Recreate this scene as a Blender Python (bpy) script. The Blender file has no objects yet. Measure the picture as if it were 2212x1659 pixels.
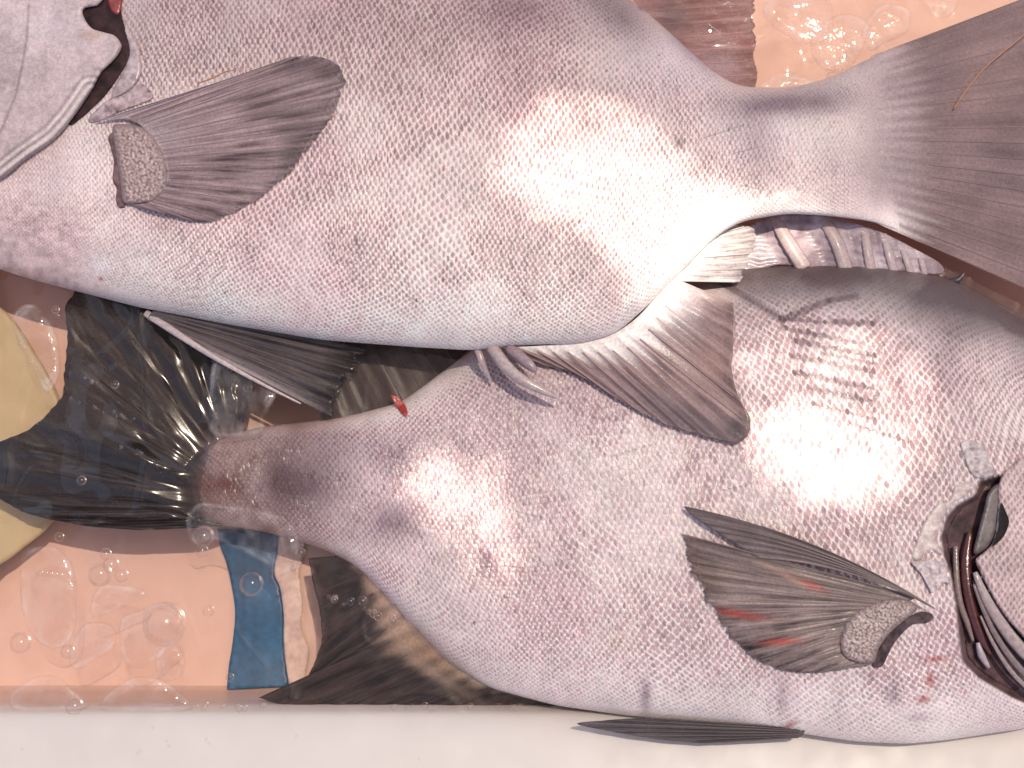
import bpy, math, random
import numpy as np
from mathutils import Vector
from mathutils.geometry import delaunay_2d_cdt

# ------------------------------------------------------------------ camera, sky, sun, exposure
sc = bpy.context.scene
col = sc.collection
PW, PH, S = 2212.0, 1659.0, 0.00025          # tracing frame and metres per traced pixel on the water
TILT = math.radians(9.0)
FPX = 1106.0 / math.tan(math.radians(22.5))
LEN = FPX * S
CAM = np.array([0.0, -LEN * math.sin(TILT), LEN * math.cos(TILT)])
cam_d = bpy.data.cameras.new('camera'); cam = bpy.data.objects.new('camera', cam_d); col.objects.link(cam)
cam.location = CAM; cam.rotation_euler = (TILT, 0, 0)
cam_d.sensor_width = 36; cam_d.lens = 36 * FPX / PW
cam_d.clip_start = .01; cam_d.clip_end = 200
cam_d.dof.use_dof = True; cam_d.dof.focus_distance = LEN - .03; cam_d.dof.aperture_fstop = 14
sc.camera = cam

SUN_EL, SUN_AZ = math.radians(70), math.radians(50)      # azimuth measured from +X towards +Y
SUN = np.array([math.cos(SUN_EL) * math.cos(SUN_AZ), math.cos(SUN_EL) * math.sin(SUN_AZ), math.sin(SUN_EL)])
w = bpy.data.worlds.new('World'); sc.world = w; w.use_nodes = True
nt = w.node_tree; bg = nt.nodes['Background']
sky = nt.nodes.new('ShaderNodeTexSky'); sky.sky_type = 'NISHITA'; sky.sun_disc = False
sky.sun_elevation = SUN_EL; sky.sun_rotation = math.pi / 2 - SUN_AZ
sky.air_density = 1.0; sky.dust_density = 6.0; sky.ozone_density = .6
nt.links.new(sky.outputs[0], bg.inputs[0]); bg.inputs[1].default_value = .13
sd = bpy.data.lights.new('sun', 'SUN'); sd.energy = 5.0; sd.angle = math.radians(.6); sd.color = (1, .91, .76)
so = bpy.data.objects.new('sun', sd); col.objects.link(so)
so.rotation_euler = Vector(SUN).to_track_quat('Z', 'Y').to_euler()
sc.view_settings.view_transform = 'Standard'; sc.view_settings.look = 'None'
sc.view_settings.exposure = .86; sc.view_settings.gamma = 1
sc.render.engine = 'CYCLES'
sc.cycles.use_denoising = True
sc.cycles.transparent_max_bounces = 32; sc.cycles.max_bounces = 8
sc.cycles.caustics_reflective = False; sc.cycles.caustics_refractive = False

# ------------------------------------------------------------------ helpers
ct, st = math.cos(TILT), math.sin(TILT)
def at(x, y, z):
    """traced pixel + height above the water (m) -> world points (n,3)"""
    x = np.asarray(x, float); y = np.asarray(y, float); z = np.asarray(z, float) + 0 * x
    dx = (x - 1106) / FPX; dy = -(y - 829.5) / FPX
    vy = dy * ct + st; vz = dy * st - ct
    t = (z - CAM[2]) / vz
    return np.stack([dx * t + CAM[0], vy * t + CAM[1], z], -1)

def to_px(P):
    d = P - CAM
    yc = d[..., 1] * ct + d[..., 2] * st
    zc = -d[..., 1] * st + d[..., 2] * ct
    return 1106 + FPX * d[..., 0] / -zc, 829.5 - FPX * yc / -zc

def hsh(i, j, seed=0):
    i = np.asarray(i, np.int64); j = np.asarray(j, np.int64)
    n = (i * 374761393 + j * 668265263 + seed * 1442695041) & 0x7fffffff
    n = ((n ^ (n >> 13)) * 1274126177) & 0x7fffffff
    n = ((n ^ (n >> 16)) * 668265263) & 0x7fffffff
    return ((n ^ (n >> 15)) & 0xffff) / 65535.0

def vn(x, y, s, seed=0):
    x = np.asarray(x, float) / s; y = np.asarray(y, float) / s
    xi, yi = np.floor(x), np.floor(y); fx, fy = x - xi, y - yi
    fx = fx * fx * (3 - 2 * fx); fy = fy * fy * (3 - 2 * fy)
    a, b = hsh(xi, yi, seed), hsh(xi + 1, yi, seed); c, d = hsh(xi, yi + 1, seed), hsh(xi + 1, yi + 1, seed)
    return (a + (b - a) * fx) * (1 - fy) + (c + (d - c) * fx) * fy

def fbm(x, y, s, seed=0, o=3):
    r = 0; a = 1; t = 0
    for k in range(o):
        r = r + a * vn(x, y, s / 2 ** k, seed + k); t += a; a *= .55
    return r / t

def blob(x, y, cx, cy, rx, ry, ang=0, p=2):
    c, s_ = math.cos(math.radians(ang)), math.sin(math.radians(ang))
    dx, dy = x - cx, y - cy
    u = (dx * c + dy * s_) / rx; v = (-dx * s_ + dy * c) / ry
    return np.exp(-(u * u + v * v) ** (p / 2))

def sstep(a, b, x):
    t = np.clip((x - a) / (b - a), 0, 1); return t * t * (3 - 2 * t)

def inpoly(x, y, poly):
    x = np.asarray(x, float); y = np.asarray(y, float); r = np.zeros(x.shape, bool)
    n = len(poly)
    for k in range(n):
        (x1, y1), (x2, y2) = poly[k], poly[(k + 1) % n]
        if y1 == y2: continue
        c = ((y1 > y) != (y2 > y)) & (x < (x2 - x1) * (y - y1) / (y2 - y1) + x1); r ^= c
    return r

def polydist(x, y, poly, closed=True):
    d = np.full(np.shape(x), 1e9); n = len(poly)
    for k in range(n if closed else n - 1):
        (x1, y1), (x2, y2) = poly[k], poly[(k + 1) % n]
        ex, ey = x2 - x1, y2 - y1; L = ex * ex + ey * ey + 1e-9
        t = np.clip(((x - x1) * ex + (y - y1) * ey) / L, 0, 1)
        d = np.minimum(d, np.hypot(x - x1 - t * ex, y - y1 - t * ey))
    return d

def smooth_poly(P, closed=True, n=6):
    """Catmull-Rom through traced points"""
    P = np.array(P, float); m = len(P); out = []
    for k in range(m if closed else m - 1):
        if closed: p0, p1, p2, p3 = P[(k - 1) % m], P[k], P[(k + 1) % m], P[(k + 2) % m]
        else: p0, p1, p2, p3 = P[max(k - 1, 0)], P[k], P[k + 1], P[min(k + 2, m - 1)]
        for t in np.arange(n) / n:
            out.append(.5 * ((2 * p1) + (-p0 + p2) * t + (2 * p0 - 5 * p1 + 4 * p2 - p3) * t * t + (-p0 + 3 * p1 - 3 * p2 + p3) * t ** 3))
    if not closed: out.append(P[-1])
    return np.array(out)

def resample(P, t):
    P = np.array(P, float); d = np.r_[0, np.cumsum(np.hypot(*np.diff(P, axis=0).T[:2]))]; d = d / d[-1]
    return np.stack([np.interp(t, d, P[:, k]) for k in range(P.shape[1])], -1)

def mesh(name, V, F, mat, parent=None, colr=None, smooth=True):
    """F: (n,3) or (n,4) array, or list of arrays of both"""
    me = bpy.data.meshes.new(name)
    Fs = F if isinstance(F, list) else [F]
    Fs = [np.asarray(f, np.int32) for f in Fs if len(f)]
    V = np.asarray(V, np.float32)
    me.vertices.add(len(V)); me.vertices.foreach_set('co', V.ravel())
    idx = np.concatenate([f.ravel() for f in Fs]); tot = np.concatenate([np.full(len(f), f.shape[1], np.int32) for f in Fs])
    me.loops.add(len(idx)); me.loops.foreach_set('vertex_index', idx)
    me.polygons.add(len(tot)); me.polygons.foreach_set('loop_start', np.r_[0, np.cumsum(tot)[:-1]].astype(np.int32))
    me.polygons.foreach_set('use_smooth', np.full(len(tot), smooth))
    me.update(calc_edges=True)
    if colr is not None:
        a = me.color_attributes.new('Col', 'FLOAT_COLOR', 'POINT')
        c = np.ones((len(V), 4), np.float32); colr = np.asarray(colr); c[:, :colr.shape[1]] = colr
        a.data.foreach_set('color', c.ravel())
    me.validate()
    if mat: me.materials.append(mat)
    o = bpy.data.objects.new(name, me); col.objects.link(o)
    if parent: o.parent = parent
    return o

def tag(o, label=None, cat=None, group=None, kind=None):
    for k, v in (('label', label), ('category', cat), ('group', group), ('kind', kind)):
        if v: o[k] = v
    return o

def empty(name, loc=(0, 0, 0)):
    o = bpy.data.objects.new(name, None); col.objects.link(o); o.empty_display_size = .02
    return o

def gridF(nu, nv, off=0):
    a = np.arange(nu * nv).reshape(nu, nv) + off
    return np.stack([a[:-1, :-1], a[:-1, 1:], a[1:, 1:], a[1:, :-1]], -1).reshape(-1, 4)

def orient_up(V, F):
    """flip faces that look down (for height sheets)"""
    a, b, c = V[F[:, 0]], V[F[:, 1]], V[F[:, 2]]
    n = np.cross(b - a, c - a)
    if n[:, 2].sum() < 0: F = F[:, ::-1]
    return F

# ------------------------------------------------------------------ materials
def newmat(name):
    m = bpy.data.materials.new(name); m.use_nodes = True
    m.node_tree.nodes.clear(); return m, m.node_tree.nodes, m.node_tree.links

def skin_mat(name, rough=.38, coat=.25, coat_r=.12, spec=.5, nscale=900, bump=.15, var=.18, sss=0., base=None, alpha=False):
    m, N, L = newmat(name)
    out = N.new('ShaderNodeOutputMaterial'); p = N.new('ShaderNodeBsdfPrincipled'); L.new(p.outputs[0], out.inputs[0])
    p.inputs['Roughness'].default_value = rough; p.inputs['Coat Weight'].default_value = coat
    p.inputs['Coat Roughness'].default_value = coat_r; p.inputs['Specular IOR Level'].default_value = spec
    geo = N.new('ShaderNodeNewGeometry')
    n1 = N.new('ShaderNodeTexNoise'); n1.inputs['Scale'].default_value = nscale; n1.inputs['Detail'].default_value = 3
    L.new(geo.outputs['Position'], n1.inputs['Vector'])
    mr = N.new('ShaderNodeMapRange'); mr.inputs[1].default_value = .25; mr.inputs[2].default_value = .75
    mr.inputs[3].default_value = 1 - var; mr.inputs[4].default_value = 1 + var
    L.new(n1.outputs['Fac'], mr.inputs[0])
    mx = N.new('ShaderNodeMix'); mx.data_type = 'RGBA'; mx.blend_type = 'MULTIPLY'; mx.inputs[0].default_value = 1
    if base is None:
        at_ = N.new('ShaderNodeAttribute'); at_.attribute_name = 'Col'; L.new(at_.outputs['Color'], mx.inputs[6])
    else: mx.inputs[6].default_value = (*base, 1)
    if alpha: L.new(at_.outputs['Alpha'], p.inputs['Alpha'])
    L.new(mr.outputs[0], mx.inputs[7]); L.new(mx.outputs[2], p.inputs['Base Color'])
    n2 = N.new('ShaderNodeTexNoise'); n2.inputs['Scale'].default_value = nscale * 1.7; n2.inputs['Detail'].default_value = 2
    L.new(geo.outputs['Position'], n2.inputs['Vector'])
    b = N.new('ShaderNodeBump'); b.inputs['Strength'].default_value = bump; b.inputs['Distance'].default_value = .0006
    L.new(n2.outputs['Fac'], b.inputs['Height']); L.new(b.outputs[0], p.inputs['Normal']); L.new(b.outputs[0], p.inputs['Coat Normal'])
    mr2 = N.new('ShaderNodeMapRange'); mr2.inputs[3].default_value = rough * .7; mr2.inputs[4].default_value = rough * 1.35
    L.new(n2.outputs['Fac'], mr2.inputs[0]); L.new(mr2.outputs[0], p.inputs['Roughness'])
    if sss: p.inputs['Subsurface Weight'].default_value = sss; p.inputs['Subsurface Radius'].default_value = (.003, .0015, .001)
    return m

M_SKIN = skin_mat('fish_skin', .46, .30, .22, .3, bump=.25)
M_SCALE = skin_mat('scale_horn', .40, .42, .2, .3, var=.2)
M_DARK = skin_mat('gill_lining', .6, .05, .2, .15, nscale=400, var=.25)
M_BLACK = skin_mat('black_wet_fin', .16, .0, .06, .55, nscale=500, var=.2, bump=.03, alpha=True)
M_FIN = skin_mat('fin_membrane', .45, .08, .10, .3, nscale=700, var=.22, bump=.1, alpha=True)
M_WETFIN = skin_mat('wet_fin', .34, .10, .06, .22, nscale=700, var=.2, bump=.05, alpha=True)
M_DRYFIN = skin_mat('matt_fin', .62, .0, .3, .3, nscale=700, var=.22, bump=.1, alpha=True)
M_RAY = skin_mat('fin_ray', .45, .06, .15, .25, nscale=900, var=.15)
M_FLESH = skin_mat('wet_flesh', .22, .6, .06, nscale=500, var=.25, bump=.2)
M_TUB = skin_mat('tub_plastic', .45, .05, .2, nscale=45, var=.035, bump=.012, base=(.585, .525, .495))
M_FLOOR = skin_mat('tub_floor', .5, .05, .2, nscale=60, var=.04, bump=.01, base=(.70, .63, .585))
M_STRIP = skin_mat('printed_strip', .4, .1, .2, nscale=260, var=.2, bump=.04)
M_SLAB = skin_mat('slab_plastic', .5, .05, .2, nscale=90, var=.05, bump=.02)
M_FIBRE = skin_mat('fibre', .45, .1, .2, nscale=500, var=.2, base=(.42, .17, .07))

def clear_mat(name, ior=1.33, tint=(1, 1, 1), milk=0., rough=.0, wav=None, milkcol=(.9, .84, .83), lip=.5):
    """clear wet surface: Fresnel gloss over straight transmission"""
    m, N, L = newmat(name)
    out = N.new('ShaderNodeOutputMaterial')
    tr = N.new('ShaderNodeBsdfTransparent'); tr.inputs[0].default_value = (*tint, 1)
    gl = N.new('ShaderNodeBsdfGlossy'); gl.inputs['Roughness'].default_value = rough
    fr = N.new('ShaderNodeFresnel'); fr.inputs[0].default_value = ior
    mix = N.new('ShaderNodeMixShader')
    g0 = N.new('ShaderNodeNewGeometry'); inv = N.new('ShaderNodeMath'); inv.operation = 'SUBTRACT'; inv.inputs[0].default_value = 1; L.new(g0.outputs['Backfacing'], inv.inputs[1])
    ml = N.new('ShaderNodeMath'); ml.operation = 'MULTIPLY'; L.new(inv.outputs[0], ml.inputs[0]); L.new(fr.outputs[0], ml.inputs[1]); L.new(ml.outputs[0], mix.inputs[0]); L.new(gl.outputs[0], mix.inputs[2])
    if milk:
        df = N.new('ShaderNodeBsdfDiffuse'); df.inputs[0].default_value = (*milkcol, 1)
        m2 = N.new('ShaderNodeMixShader')
        geo = N.new('ShaderNodeNewGeometry'); nz = N.new('ShaderNodeTexNoise'); nz.inputs['Scale'].default_value = 90; nz.inputs['Detail'].default_value = 3
        L.new(geo.outputs['Position'], nz.inputs['Vector'])
        mr = N.new('ShaderNodeMapRange'); mr.inputs[1].default_value = .38; mr.inputs[2].default_value = .68; mr.inputs[3].default_value = .0; mr.inputs[4].default_value = 1
        L.new(nz.outputs['Fac'], mr.inputs[0])
        av = N.new('ShaderNodeAttribute'); av.attribute_name = 'Col'
        rim = N.new('ShaderNodeMath'); rim.operation = 'MULTIPLY_ADD'; L.new(av.outputs['Fac'], rim.inputs[0]); rim.inputs[1].default_value = lip; rim.inputs[2].default_value = milk  # lip paints rim lines: bright edges on ice, dark outlines on bubbles
        mu = N.new('ShaderNodeMath'); mu.operation = 'MULTIPLY'; L.new(rim.outputs[0], mu.inputs[0]); L.new(mr.outputs[0], mu.inputs[1])
        mb = N.new('ShaderNodeMath'); mb.operation = 'MULTIPLY'; L.new(mu.outputs[0], mb.inputs[0]); L.new(inv.outputs[0], mb.inputs[1])
        L.new(mb.outputs[0], m2.inputs[0])
        L.new(tr.outputs[0], m2.inputs[1]); L.new(df.outputs[0], m2.inputs[2]); L.new(m2.outputs[0], mix.inputs[1])
    else: L.new(tr.outputs[0], mix.inputs[1])
    if wav:
        geo = N.new('ShaderNodeNewGeometry'); nz = N.new('ShaderNodeTexNoise'); nz.inputs['Scale'].default_value = wav[0]; nz.inputs['Detail'].default_value = 2
        L.new(geo.outputs['Position'], nz.inputs['Vector'])
        b = N.new('ShaderNodeBump'); b.inputs['Strength'].default_value = wav[1]; b.inputs['Distance'].default_value = wav[2]
        L.new(nz.outputs['Fac'], b.inputs['Height']); L.new(b.outputs[0], gl.inputs['Normal']); L.new(b.outputs[0], fr.inputs['Normal'])
    L.new(mix.outputs[0], out.inputs[0])
    return m, N, L, out

M_WATER, N, L, out = clear_mat('bloody_water', 1.40)
va = N.new('ShaderNodeVolumeAbsorption'); va.inputs[0].default_value = (.985, .50, .29, 1); va.inputs[1].default_value = 8.0
L.new(va.outputs[0], out.inputs['Volume'])
M_ICE = clear_mat('melting_ice', 1.45, (.985, .975, .97), .07, .06, (140, .4, .003), lip=.22)[0]
M_BUB = clear_mat('bubble_film', 1.6, (.975, .955, .95), .02, .17, lip=.42, milkcol=(.42, .25, .20))[0]
M_DROP = clear_mat('water_drop', 1.7, (.97, .95, .95), rough=.2)[0]

# ------------------------------------------------------------------ the two bodies as heights over the traced frame
class Body:
    """traced outline: stations x -> upper edge y, lower edge y, edge heights and half thickness"""
    def __init__(s, st_, sx, shear, seed, head):
        a = np.array(st_, float); s.a = a; s.sx = sx; s.shear = shear; s.seed = seed; s.head = head; s.cav = None
        X = np.linspace(a[0, 0], a[-1, 0], 1500)
        s.X = X
        def sm(k):
            y = np.interp(X, a[:, 0], a[:, k]); ker = np.hanning(61); ker /= ker.sum()
            return np.convolve(np.pad(y, 30, mode='edge'), ker, 'valid')
        s.t, s.b, s.zt, s.zb, s.h = [sm(k) for k in range(1, 6)]; s.h = s.h * .64
        sv = np.interp(X, [q[0] for q in sx], [q[1] for q in sx])
        s.sv = sv; s.A = np.r_[0, np.cumsum(np.diff(X) / (14.4 * .5 * (sv[1:] + sv[:-1])))]
    def i(s, arr, x): return np.interp(x, s.X, arr)
    def v(s, x, y):
        t, b = s.i(s.t, x), s.i(s.b, x); return np.clip((y - .5 * (t + b)) / (.5 * (b - t)), -1, 1)
    def z(s, x, y):
        v = s.v(x, y); zt, zb, h = s.i(s.zt, x), s.i(s.zb, x), s.i(s.h, x)
        m = .5 * (v + 1)
        return zt * (1 - m) + zb * m + h * np.maximum(1 - np.abs(v) ** 4.6, 0) ** .55 + .0012 * (fbm(x, y, 150, s.seed) - .5) * (1 - v ** 6)
    def lat(s, x, y):
        """frame -> scale lattice"""
        t, b = s.i(s.t, x), s.i(s.b, x); c = .5 * (t + b); hw = .5 * (b - t); v = np.clip((y - c) / hw, -1, 1)
        q = c * .55 + .45 * 560 * 1.0
        e = hw * (v + .28 * v ** 3 + .22 * v ** 9)
        bb = e / (11.9 * s.i(s.sv, x))
        aa = s.i(s.A, x) + s.shear * e / 14.4
        aa = aa + 2.4 * (vn(x, y, 170, s.seed + 3) - .5) + .45 * (vn(x, y, 45, s.seed + 4) - .5)
        bb = bb + 2.2 * (vn(x, y, 170, s.seed + 5) - .5) + .45 * (vn(x, y, 45, s.seed + 6) - .5)
        return aa, bb
    def near(s, x, y):
        """elliptic distance to the nearest scale centre (1 = rim) and its id"""
        a, b = s.lat(x, y); best = np.full(np.shape(a), 9.); bi = np.zeros(np.shape(a)); bj = np.zeros(np.shape(a))
        j0 = np.round(b)
        for dj in (-1, 0, 1):
            j = j0 + dj; off = .5 * (np.mod(j, 2)); i = np.round(a - off)
            f = .80 + .36 * hsh(i, j, s.seed); f2 = .86 + .26 * hsh(i, j, s.seed + 1)
            jx, jy = .11 * (hsh(i, j, 21) - .5), .14 * (hsh(i, j, 22) - .5)
            d = np.abs(a - i - off - jx) / (.275 * f) + (np.abs(b - j - jy) / (.84 * f2)) ** 1.8
            k = d < best; best = np.where(k, d, best); bi = np.where(k, i, bi); bj = np.where(k, j, bj)
        return best, bi, bj

UP = Body([  # x, top, bottom, z top edge, z bottom edge, half thickness
    (-470, 300, 420, .004, .004, .006), (-400, 150, 500, .002, .003, .020), (-250, 0, 545, 0, .002, .032), (-60, -110, 562, 0, .002, .040), (60, -160, 602, 0, .002, .043),
    (300, -225, 664, 0, .002, .047), (500, -245, 702, 0, .004, .048), (700, -240, 735, 0, .008, .048), (900, -195, 750, 0, .014, .044),
    (1020, -150, 757, 0, .022, .038), (1130, -100, 745, 0, .028, .033), (1250, -60, 742, 0, .030, .030), (1330, -25, 722, 0, .031, .028), (1400, 28, 660, 0, .031, .027), (1480, 100, 578, .002, .030, .025),
    (1545, 160, 510, .003, .028, .022), (1600, 188, 478, .004, .026, .020), (1700, 190, 461, .006, .023, .018), (1790, 170, 466, .008, .020, .015), (1885, 122, 478, .010, .015, .0085), (1925, 112, 492, .011, .013, .005), (1975, 100, 510, .0105, .011, .0008)],
    [(-470, .45), (-100, .5), (120, .62), (300, .8), (600, .95), (950, 1.02), (1200, .95), (1450, .85), (1700, .85), (1925, .5), (1975, .5)], .10, 11, -1)
LO = Body([
    (385, 1030, 1095, -.013, -.013, .003), (420, 985, 1122, -.013, -.013, .006), (480, 946, 1134, -.013, -.012, .010), (560, 922, 1146, -.012, -.011, .0115), (690, 908, 1182, -.011, -.010, .017),
    (770, 895, 1222, -.010, -.009, .023), (870, 868, 1330, -.008, -.007, .029), (960, 800, 1425, -.007, -.004, .033), (1060, 725, 1487, -.005, 0, .036), (1200, 655, 1524, -.003, .003, .039),
    (1350, 607, 1545, -.001, .006, .041), (1550, 582, 1562, .002, .010, .042), (1700, 572, 1580, .004, .014, .042), (1850, 574, 1602, .006, .016, .042), (1960, 584, 1607, .007, .018, .041),
    (2060, 602, 1597, .008, .018, .040), (2130, 640, 1586, .008, .018, .039), (2212, 682, 1574, .008, .018, .037), (2350, 790, 1540, .008, .016, .032), (2500, 930, 1470, .008, .012, .024), (2620, 1080, 1380, .008, .010, .012), (2670, 1180, 1300, .008, .008, .004)],
    [(385, .7), (600, .8), (800, .84), (1000, .9), (1300, .98), (1600, 1.1), (1850, 1.22), (2050, 1.1), (2212, .9), (2670, .5)], -.12, 47, 1)

SCRATCH_UP = [((1060, 352), (1082, 360), 3), ((1520, 298), (1606, 270), 2.5), ((1590, 330), (1640, 318), 2.5), ((1380, 380), (1450, 420), 2.5), ((1600, 400), (1650, 410), 2.5), ((880, 640), (905, 652), 2.5)]
SCRATCH_LO = [((1105, 1102), (1170, 1118), 2.5), ((1088, 1222), (1140, 1228), 2), ((1060, 1285), (1098, 1290), 2), ((1020, 1345), (1060, 1340), 2), ((1320, 985), (1420, 958), 2.5), ((1560, 1060), (1640, 1040), 2.5)]
# pigment: pale net colour, and how strongly the scale centres are marked
def pig_up(x, y):
    n = fbm(x, y, 220, 3, 4); n2 = fbm(x, y, 60, 9, 3)
    c = np.ones(x.shape + (3,)) * np.array([.75, .64, .605])
    back = sstep(420, -60, y) * .9
    c = c * (1 - back[..., None] * np.array([.40, .46, .44]))
    belly = sstep(400, 700, y) * sstep(60, 300, x); c = c + belly[..., None] * np.array([.12, .15, .135])
    pink = np.clip((n - .47) * 4, 0, 1)
    c = c * (1 - pink[..., None] * np.array([.05, .12, .09]))
    c = c * (1 + (n2 - .5) * .34)[..., None]
    throat = sstep(300, 120, x) * sstep(380, 480, y); c = c * (1 - throat[..., None] * np.array([.10, .16, .16]))
    c = c * (1 - throat * (.45 * vn(x, y, 11, 15) - .15))[..., None]
    for p, q, wd in SCRATCH_UP:
        k = sstep(wd, .3, polydist(x, y, [p, q], False)) * .5; c = c * (1 - k[..., None])
    lav = blob(x, y, 1480, 130, 110, 70) * .5 + blob(x, y, 1640, 290, 90, 40) * .3
    c = c * (1 - lav[..., None]) + lav[..., None] * np.array([.55, .47, .55])
    dk = .75 * blob(x, y, 1330, 25, 90, 45, 40) + .7 * blob(x, y, 1500, 100, 70, 24, 45) + .45 * blob(x, y, 1120, 20, 110, 40) + .55 * blob(x, y, 1690, 225, 120, 28) + .5 * blob(x, y, 1780, 210, 110, 40) \
        + .30 * blob(x, y, 1640, 330, 40, 90) + .25 * blob(x, y, 1590, 250, 60, 60) + .22 * blob(x, y, 1250, 260, 130, 50, 25) + .3 * blob(x, y, 1800, 350, 60, 60)
    dk = np.clip(dk * (.55 + .9 * n2), 0, .85); c = c * (1 - dk[..., None] * np.array([.80, .86, .80]))
    for bx, by, r in ((1465, 310, 11), (770, 518, 6), (1385, 16, 6)):
        k = blob(x, y, bx, by, r, r) * .7; c = c * (1 - k[..., None])
    k = (.85 * sstep(1800, 1905, x))[..., None] * sstep(.95, .6, UP.v(x, y))[..., None]; c = c * (1 - k) + k * np.array([.33, .24, .245]) * (.75 + .5 * n2)[..., None]
    low = sstep(.80, .97, UP.v(x, y)) * sstep(1400, 1560, x) * sstep(1860, 1780, x); c = c + low[..., None] * np.array([.14, .15, .13])
    lc = blob(x, y, 1560, 480, 130, 60, -20) * .5; c = c * (1 - lc[..., None]) + lc[..., None] * np.array([.80, .76, .72])
    k = blob(x, y, 218, 602, 5, 5); c = c * (1 - k[..., None]) + k[..., None] * np.array([.5, .05, .04])
    k = .6 * blob(x, y, 222, 575, 30, 22); c = c * (1 - k[..., None]) + k[..., None] * np.array([.8, .76, .76])
    return np.clip(c, .02, .86)

def con_up(x, y):
    c = .35 + .65 * sstep(120, 420, x)
    c = c * (1 - .45 * sstep(.62, .97, np.abs(UP.v(x, y)))) * (1 - .8 * sstep(1790, 1890, x)) * (1 - .65 * blob(x, y, 1430, 110, 170, 90))
    c = c * (1 - .45 * sstep(1350, 1750, x))
    c = c * np.clip((fbm(x, y, 130, 71, 4) - .12) * 2.3, .55, 1.05)
    return np.clip(c, 0, 1)

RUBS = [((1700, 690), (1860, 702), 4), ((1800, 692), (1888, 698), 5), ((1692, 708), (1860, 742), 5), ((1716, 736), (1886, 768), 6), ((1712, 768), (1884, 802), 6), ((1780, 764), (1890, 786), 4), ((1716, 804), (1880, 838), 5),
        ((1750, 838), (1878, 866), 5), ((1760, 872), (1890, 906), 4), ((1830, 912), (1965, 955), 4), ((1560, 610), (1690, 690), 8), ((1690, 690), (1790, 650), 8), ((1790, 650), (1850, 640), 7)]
def pig_lo(x, y):
    n = fbm(x, y, 200, 23, 4); n2 = fbm(x, y, 55, 29, 3)
    c = np.ones(x.shape + (3,)) * np.array([.72, .615, .595])
    pink = np.clip((n - .45) * 4, 0, 1); c = c * (1 - pink[..., None] * np.array([.05, .10, .07]))
    c = c * (1 + (n2 - .5) * .34)[..., None]
    belly = sstep(1250, 1550, y) * sstep(900, 1100, x); c = c + belly[..., None] * np.array([.09, .11, .11])
    v = LO.v(x, y)
    bk = sstep(-.70, -.97, v) * sstep(1250, 1700, x); bk = np.maximum(bk, sstep(1780, 1990, x + 60 * (n2 - .5)) * sstep(880, 690, y + .30 * (2212 - x) + 70 * (n2 - .5) + 80 * (n - .5)))
    bk = np.clip(bk * (.8 + .4 * n2), 0, .97); c = c * (1 - bk[..., None] * np.array([.90, .925, .915]))
    tl = sstep(860, 600, x + 130 * (n - .5) + 90 * (n2 - .5)); c = c * (1 - tl[..., None] * np.array([.64, .71, .72]) * (.6 + .8 * n2)[..., None]); tl = sstep(470, 405, x + 40 * (n2 - .5)); c = c * (1 - .8 * tl[..., None])
    dk = .8 * blob(x, y, 650, 1045, 100, 60) + .75 * blob(x, y, 850, 1130, 62, 42) + .45 * blob(x, y, 860, 985, 60, 45) + .35 * blob(x, y, 740, 960, 90, 40) + .7 * blob(x, y, 1055, 1215, 22, 45, -25) + .3 * blob(x, y, 1180, 860, 160, 70) + .35 * blob(x, y, 2050, 780, 40, 130, 10) + .6 * blob(x, y, 1395, 1505, 14, 40) + .4 * blob(x, y, 1690, 1500, 14, 50) + .4 * blob(x, y, 1930, 1500, 20, 30) + .35 * blob(x, y, 1880, 1460, 30, 16) \
        + .35 * blob(x, y, 1980, 1550, 30, 12) + .4 * blob(x, y, 1975, 1000, 25, 50) + .28 * blob(x, y, 1780, 1290, 40, 30) + .3 * blob(x, y, 1600, 1110, 22, 25)
    dk = np.clip(dk * (.5 + 1.0 * n2), 0, .8); c = c * (1 - dk[..., None] * np.array([.76, .84, .76]))  # dark blotches, plus the upper fish's shadow painted below its anal spines
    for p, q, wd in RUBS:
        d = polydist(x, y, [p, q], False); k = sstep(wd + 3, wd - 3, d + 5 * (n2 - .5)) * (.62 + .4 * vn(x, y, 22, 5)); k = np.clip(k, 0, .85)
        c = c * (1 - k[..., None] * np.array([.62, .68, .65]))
    for p, q, wd in SCRATCH_LO:
        k = sstep(wd, .3, polydist(x, y, [p, q], False)) * .5; c = c * (1 - k[..., None])
    lt = .6 * blob(x, y, 1340, 1390, 40, 26); c = c * (1 - lt[..., None]) + lt[..., None] * np.array([.72, .64, .56])
    yl = .6 * blob(x, y, 940, 1420, 90, 28, 42) * sstep(.6, .95, v); c = c * (1 - yl[..., None] * np.array([.35, .45, .66]))
    for bx, by, rx, ry in ((2018, 1424, 24, 6), (2010, 1470, 10, 16), (1995, 1510, 14, 10), (1706, 1566, 18, 5)):
        k = .8 * blob(x, y, bx, by, rx, ry, -3 if bx != 1706 else -25); c = c * (1 - k[..., None]) + k[..., None] * np.array([.40, .07, .05])
    return np.clip(c, .02, .86)

def con_lo(x, y):
    c = .55 + .45 * sstep(480, 900, x)
    v = LO.v(x, y); c = c * (1 - .55 * sstep(.62, .95, v)) * (1 - .85 * sstep(-.72, -.93, v))
    c = c * (1 - .6 * sstep(1900, 2050, x) * sstep(900, 700, y)) * np.clip((fbm(x, y, 130, 73, 4) - .12) * 2.4, .58, 1.05)
    return np.clip(c, 0, 1)

ALM = np.array([.55, .41, .45])                    # scale centre relative to the net
def pit(B, con, x, y):
    d, i, j = B.near(x, y); m = sstep(1.15, .75, d) * con(x, y); return m, d, i, j
DEPTH = .00060

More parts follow.
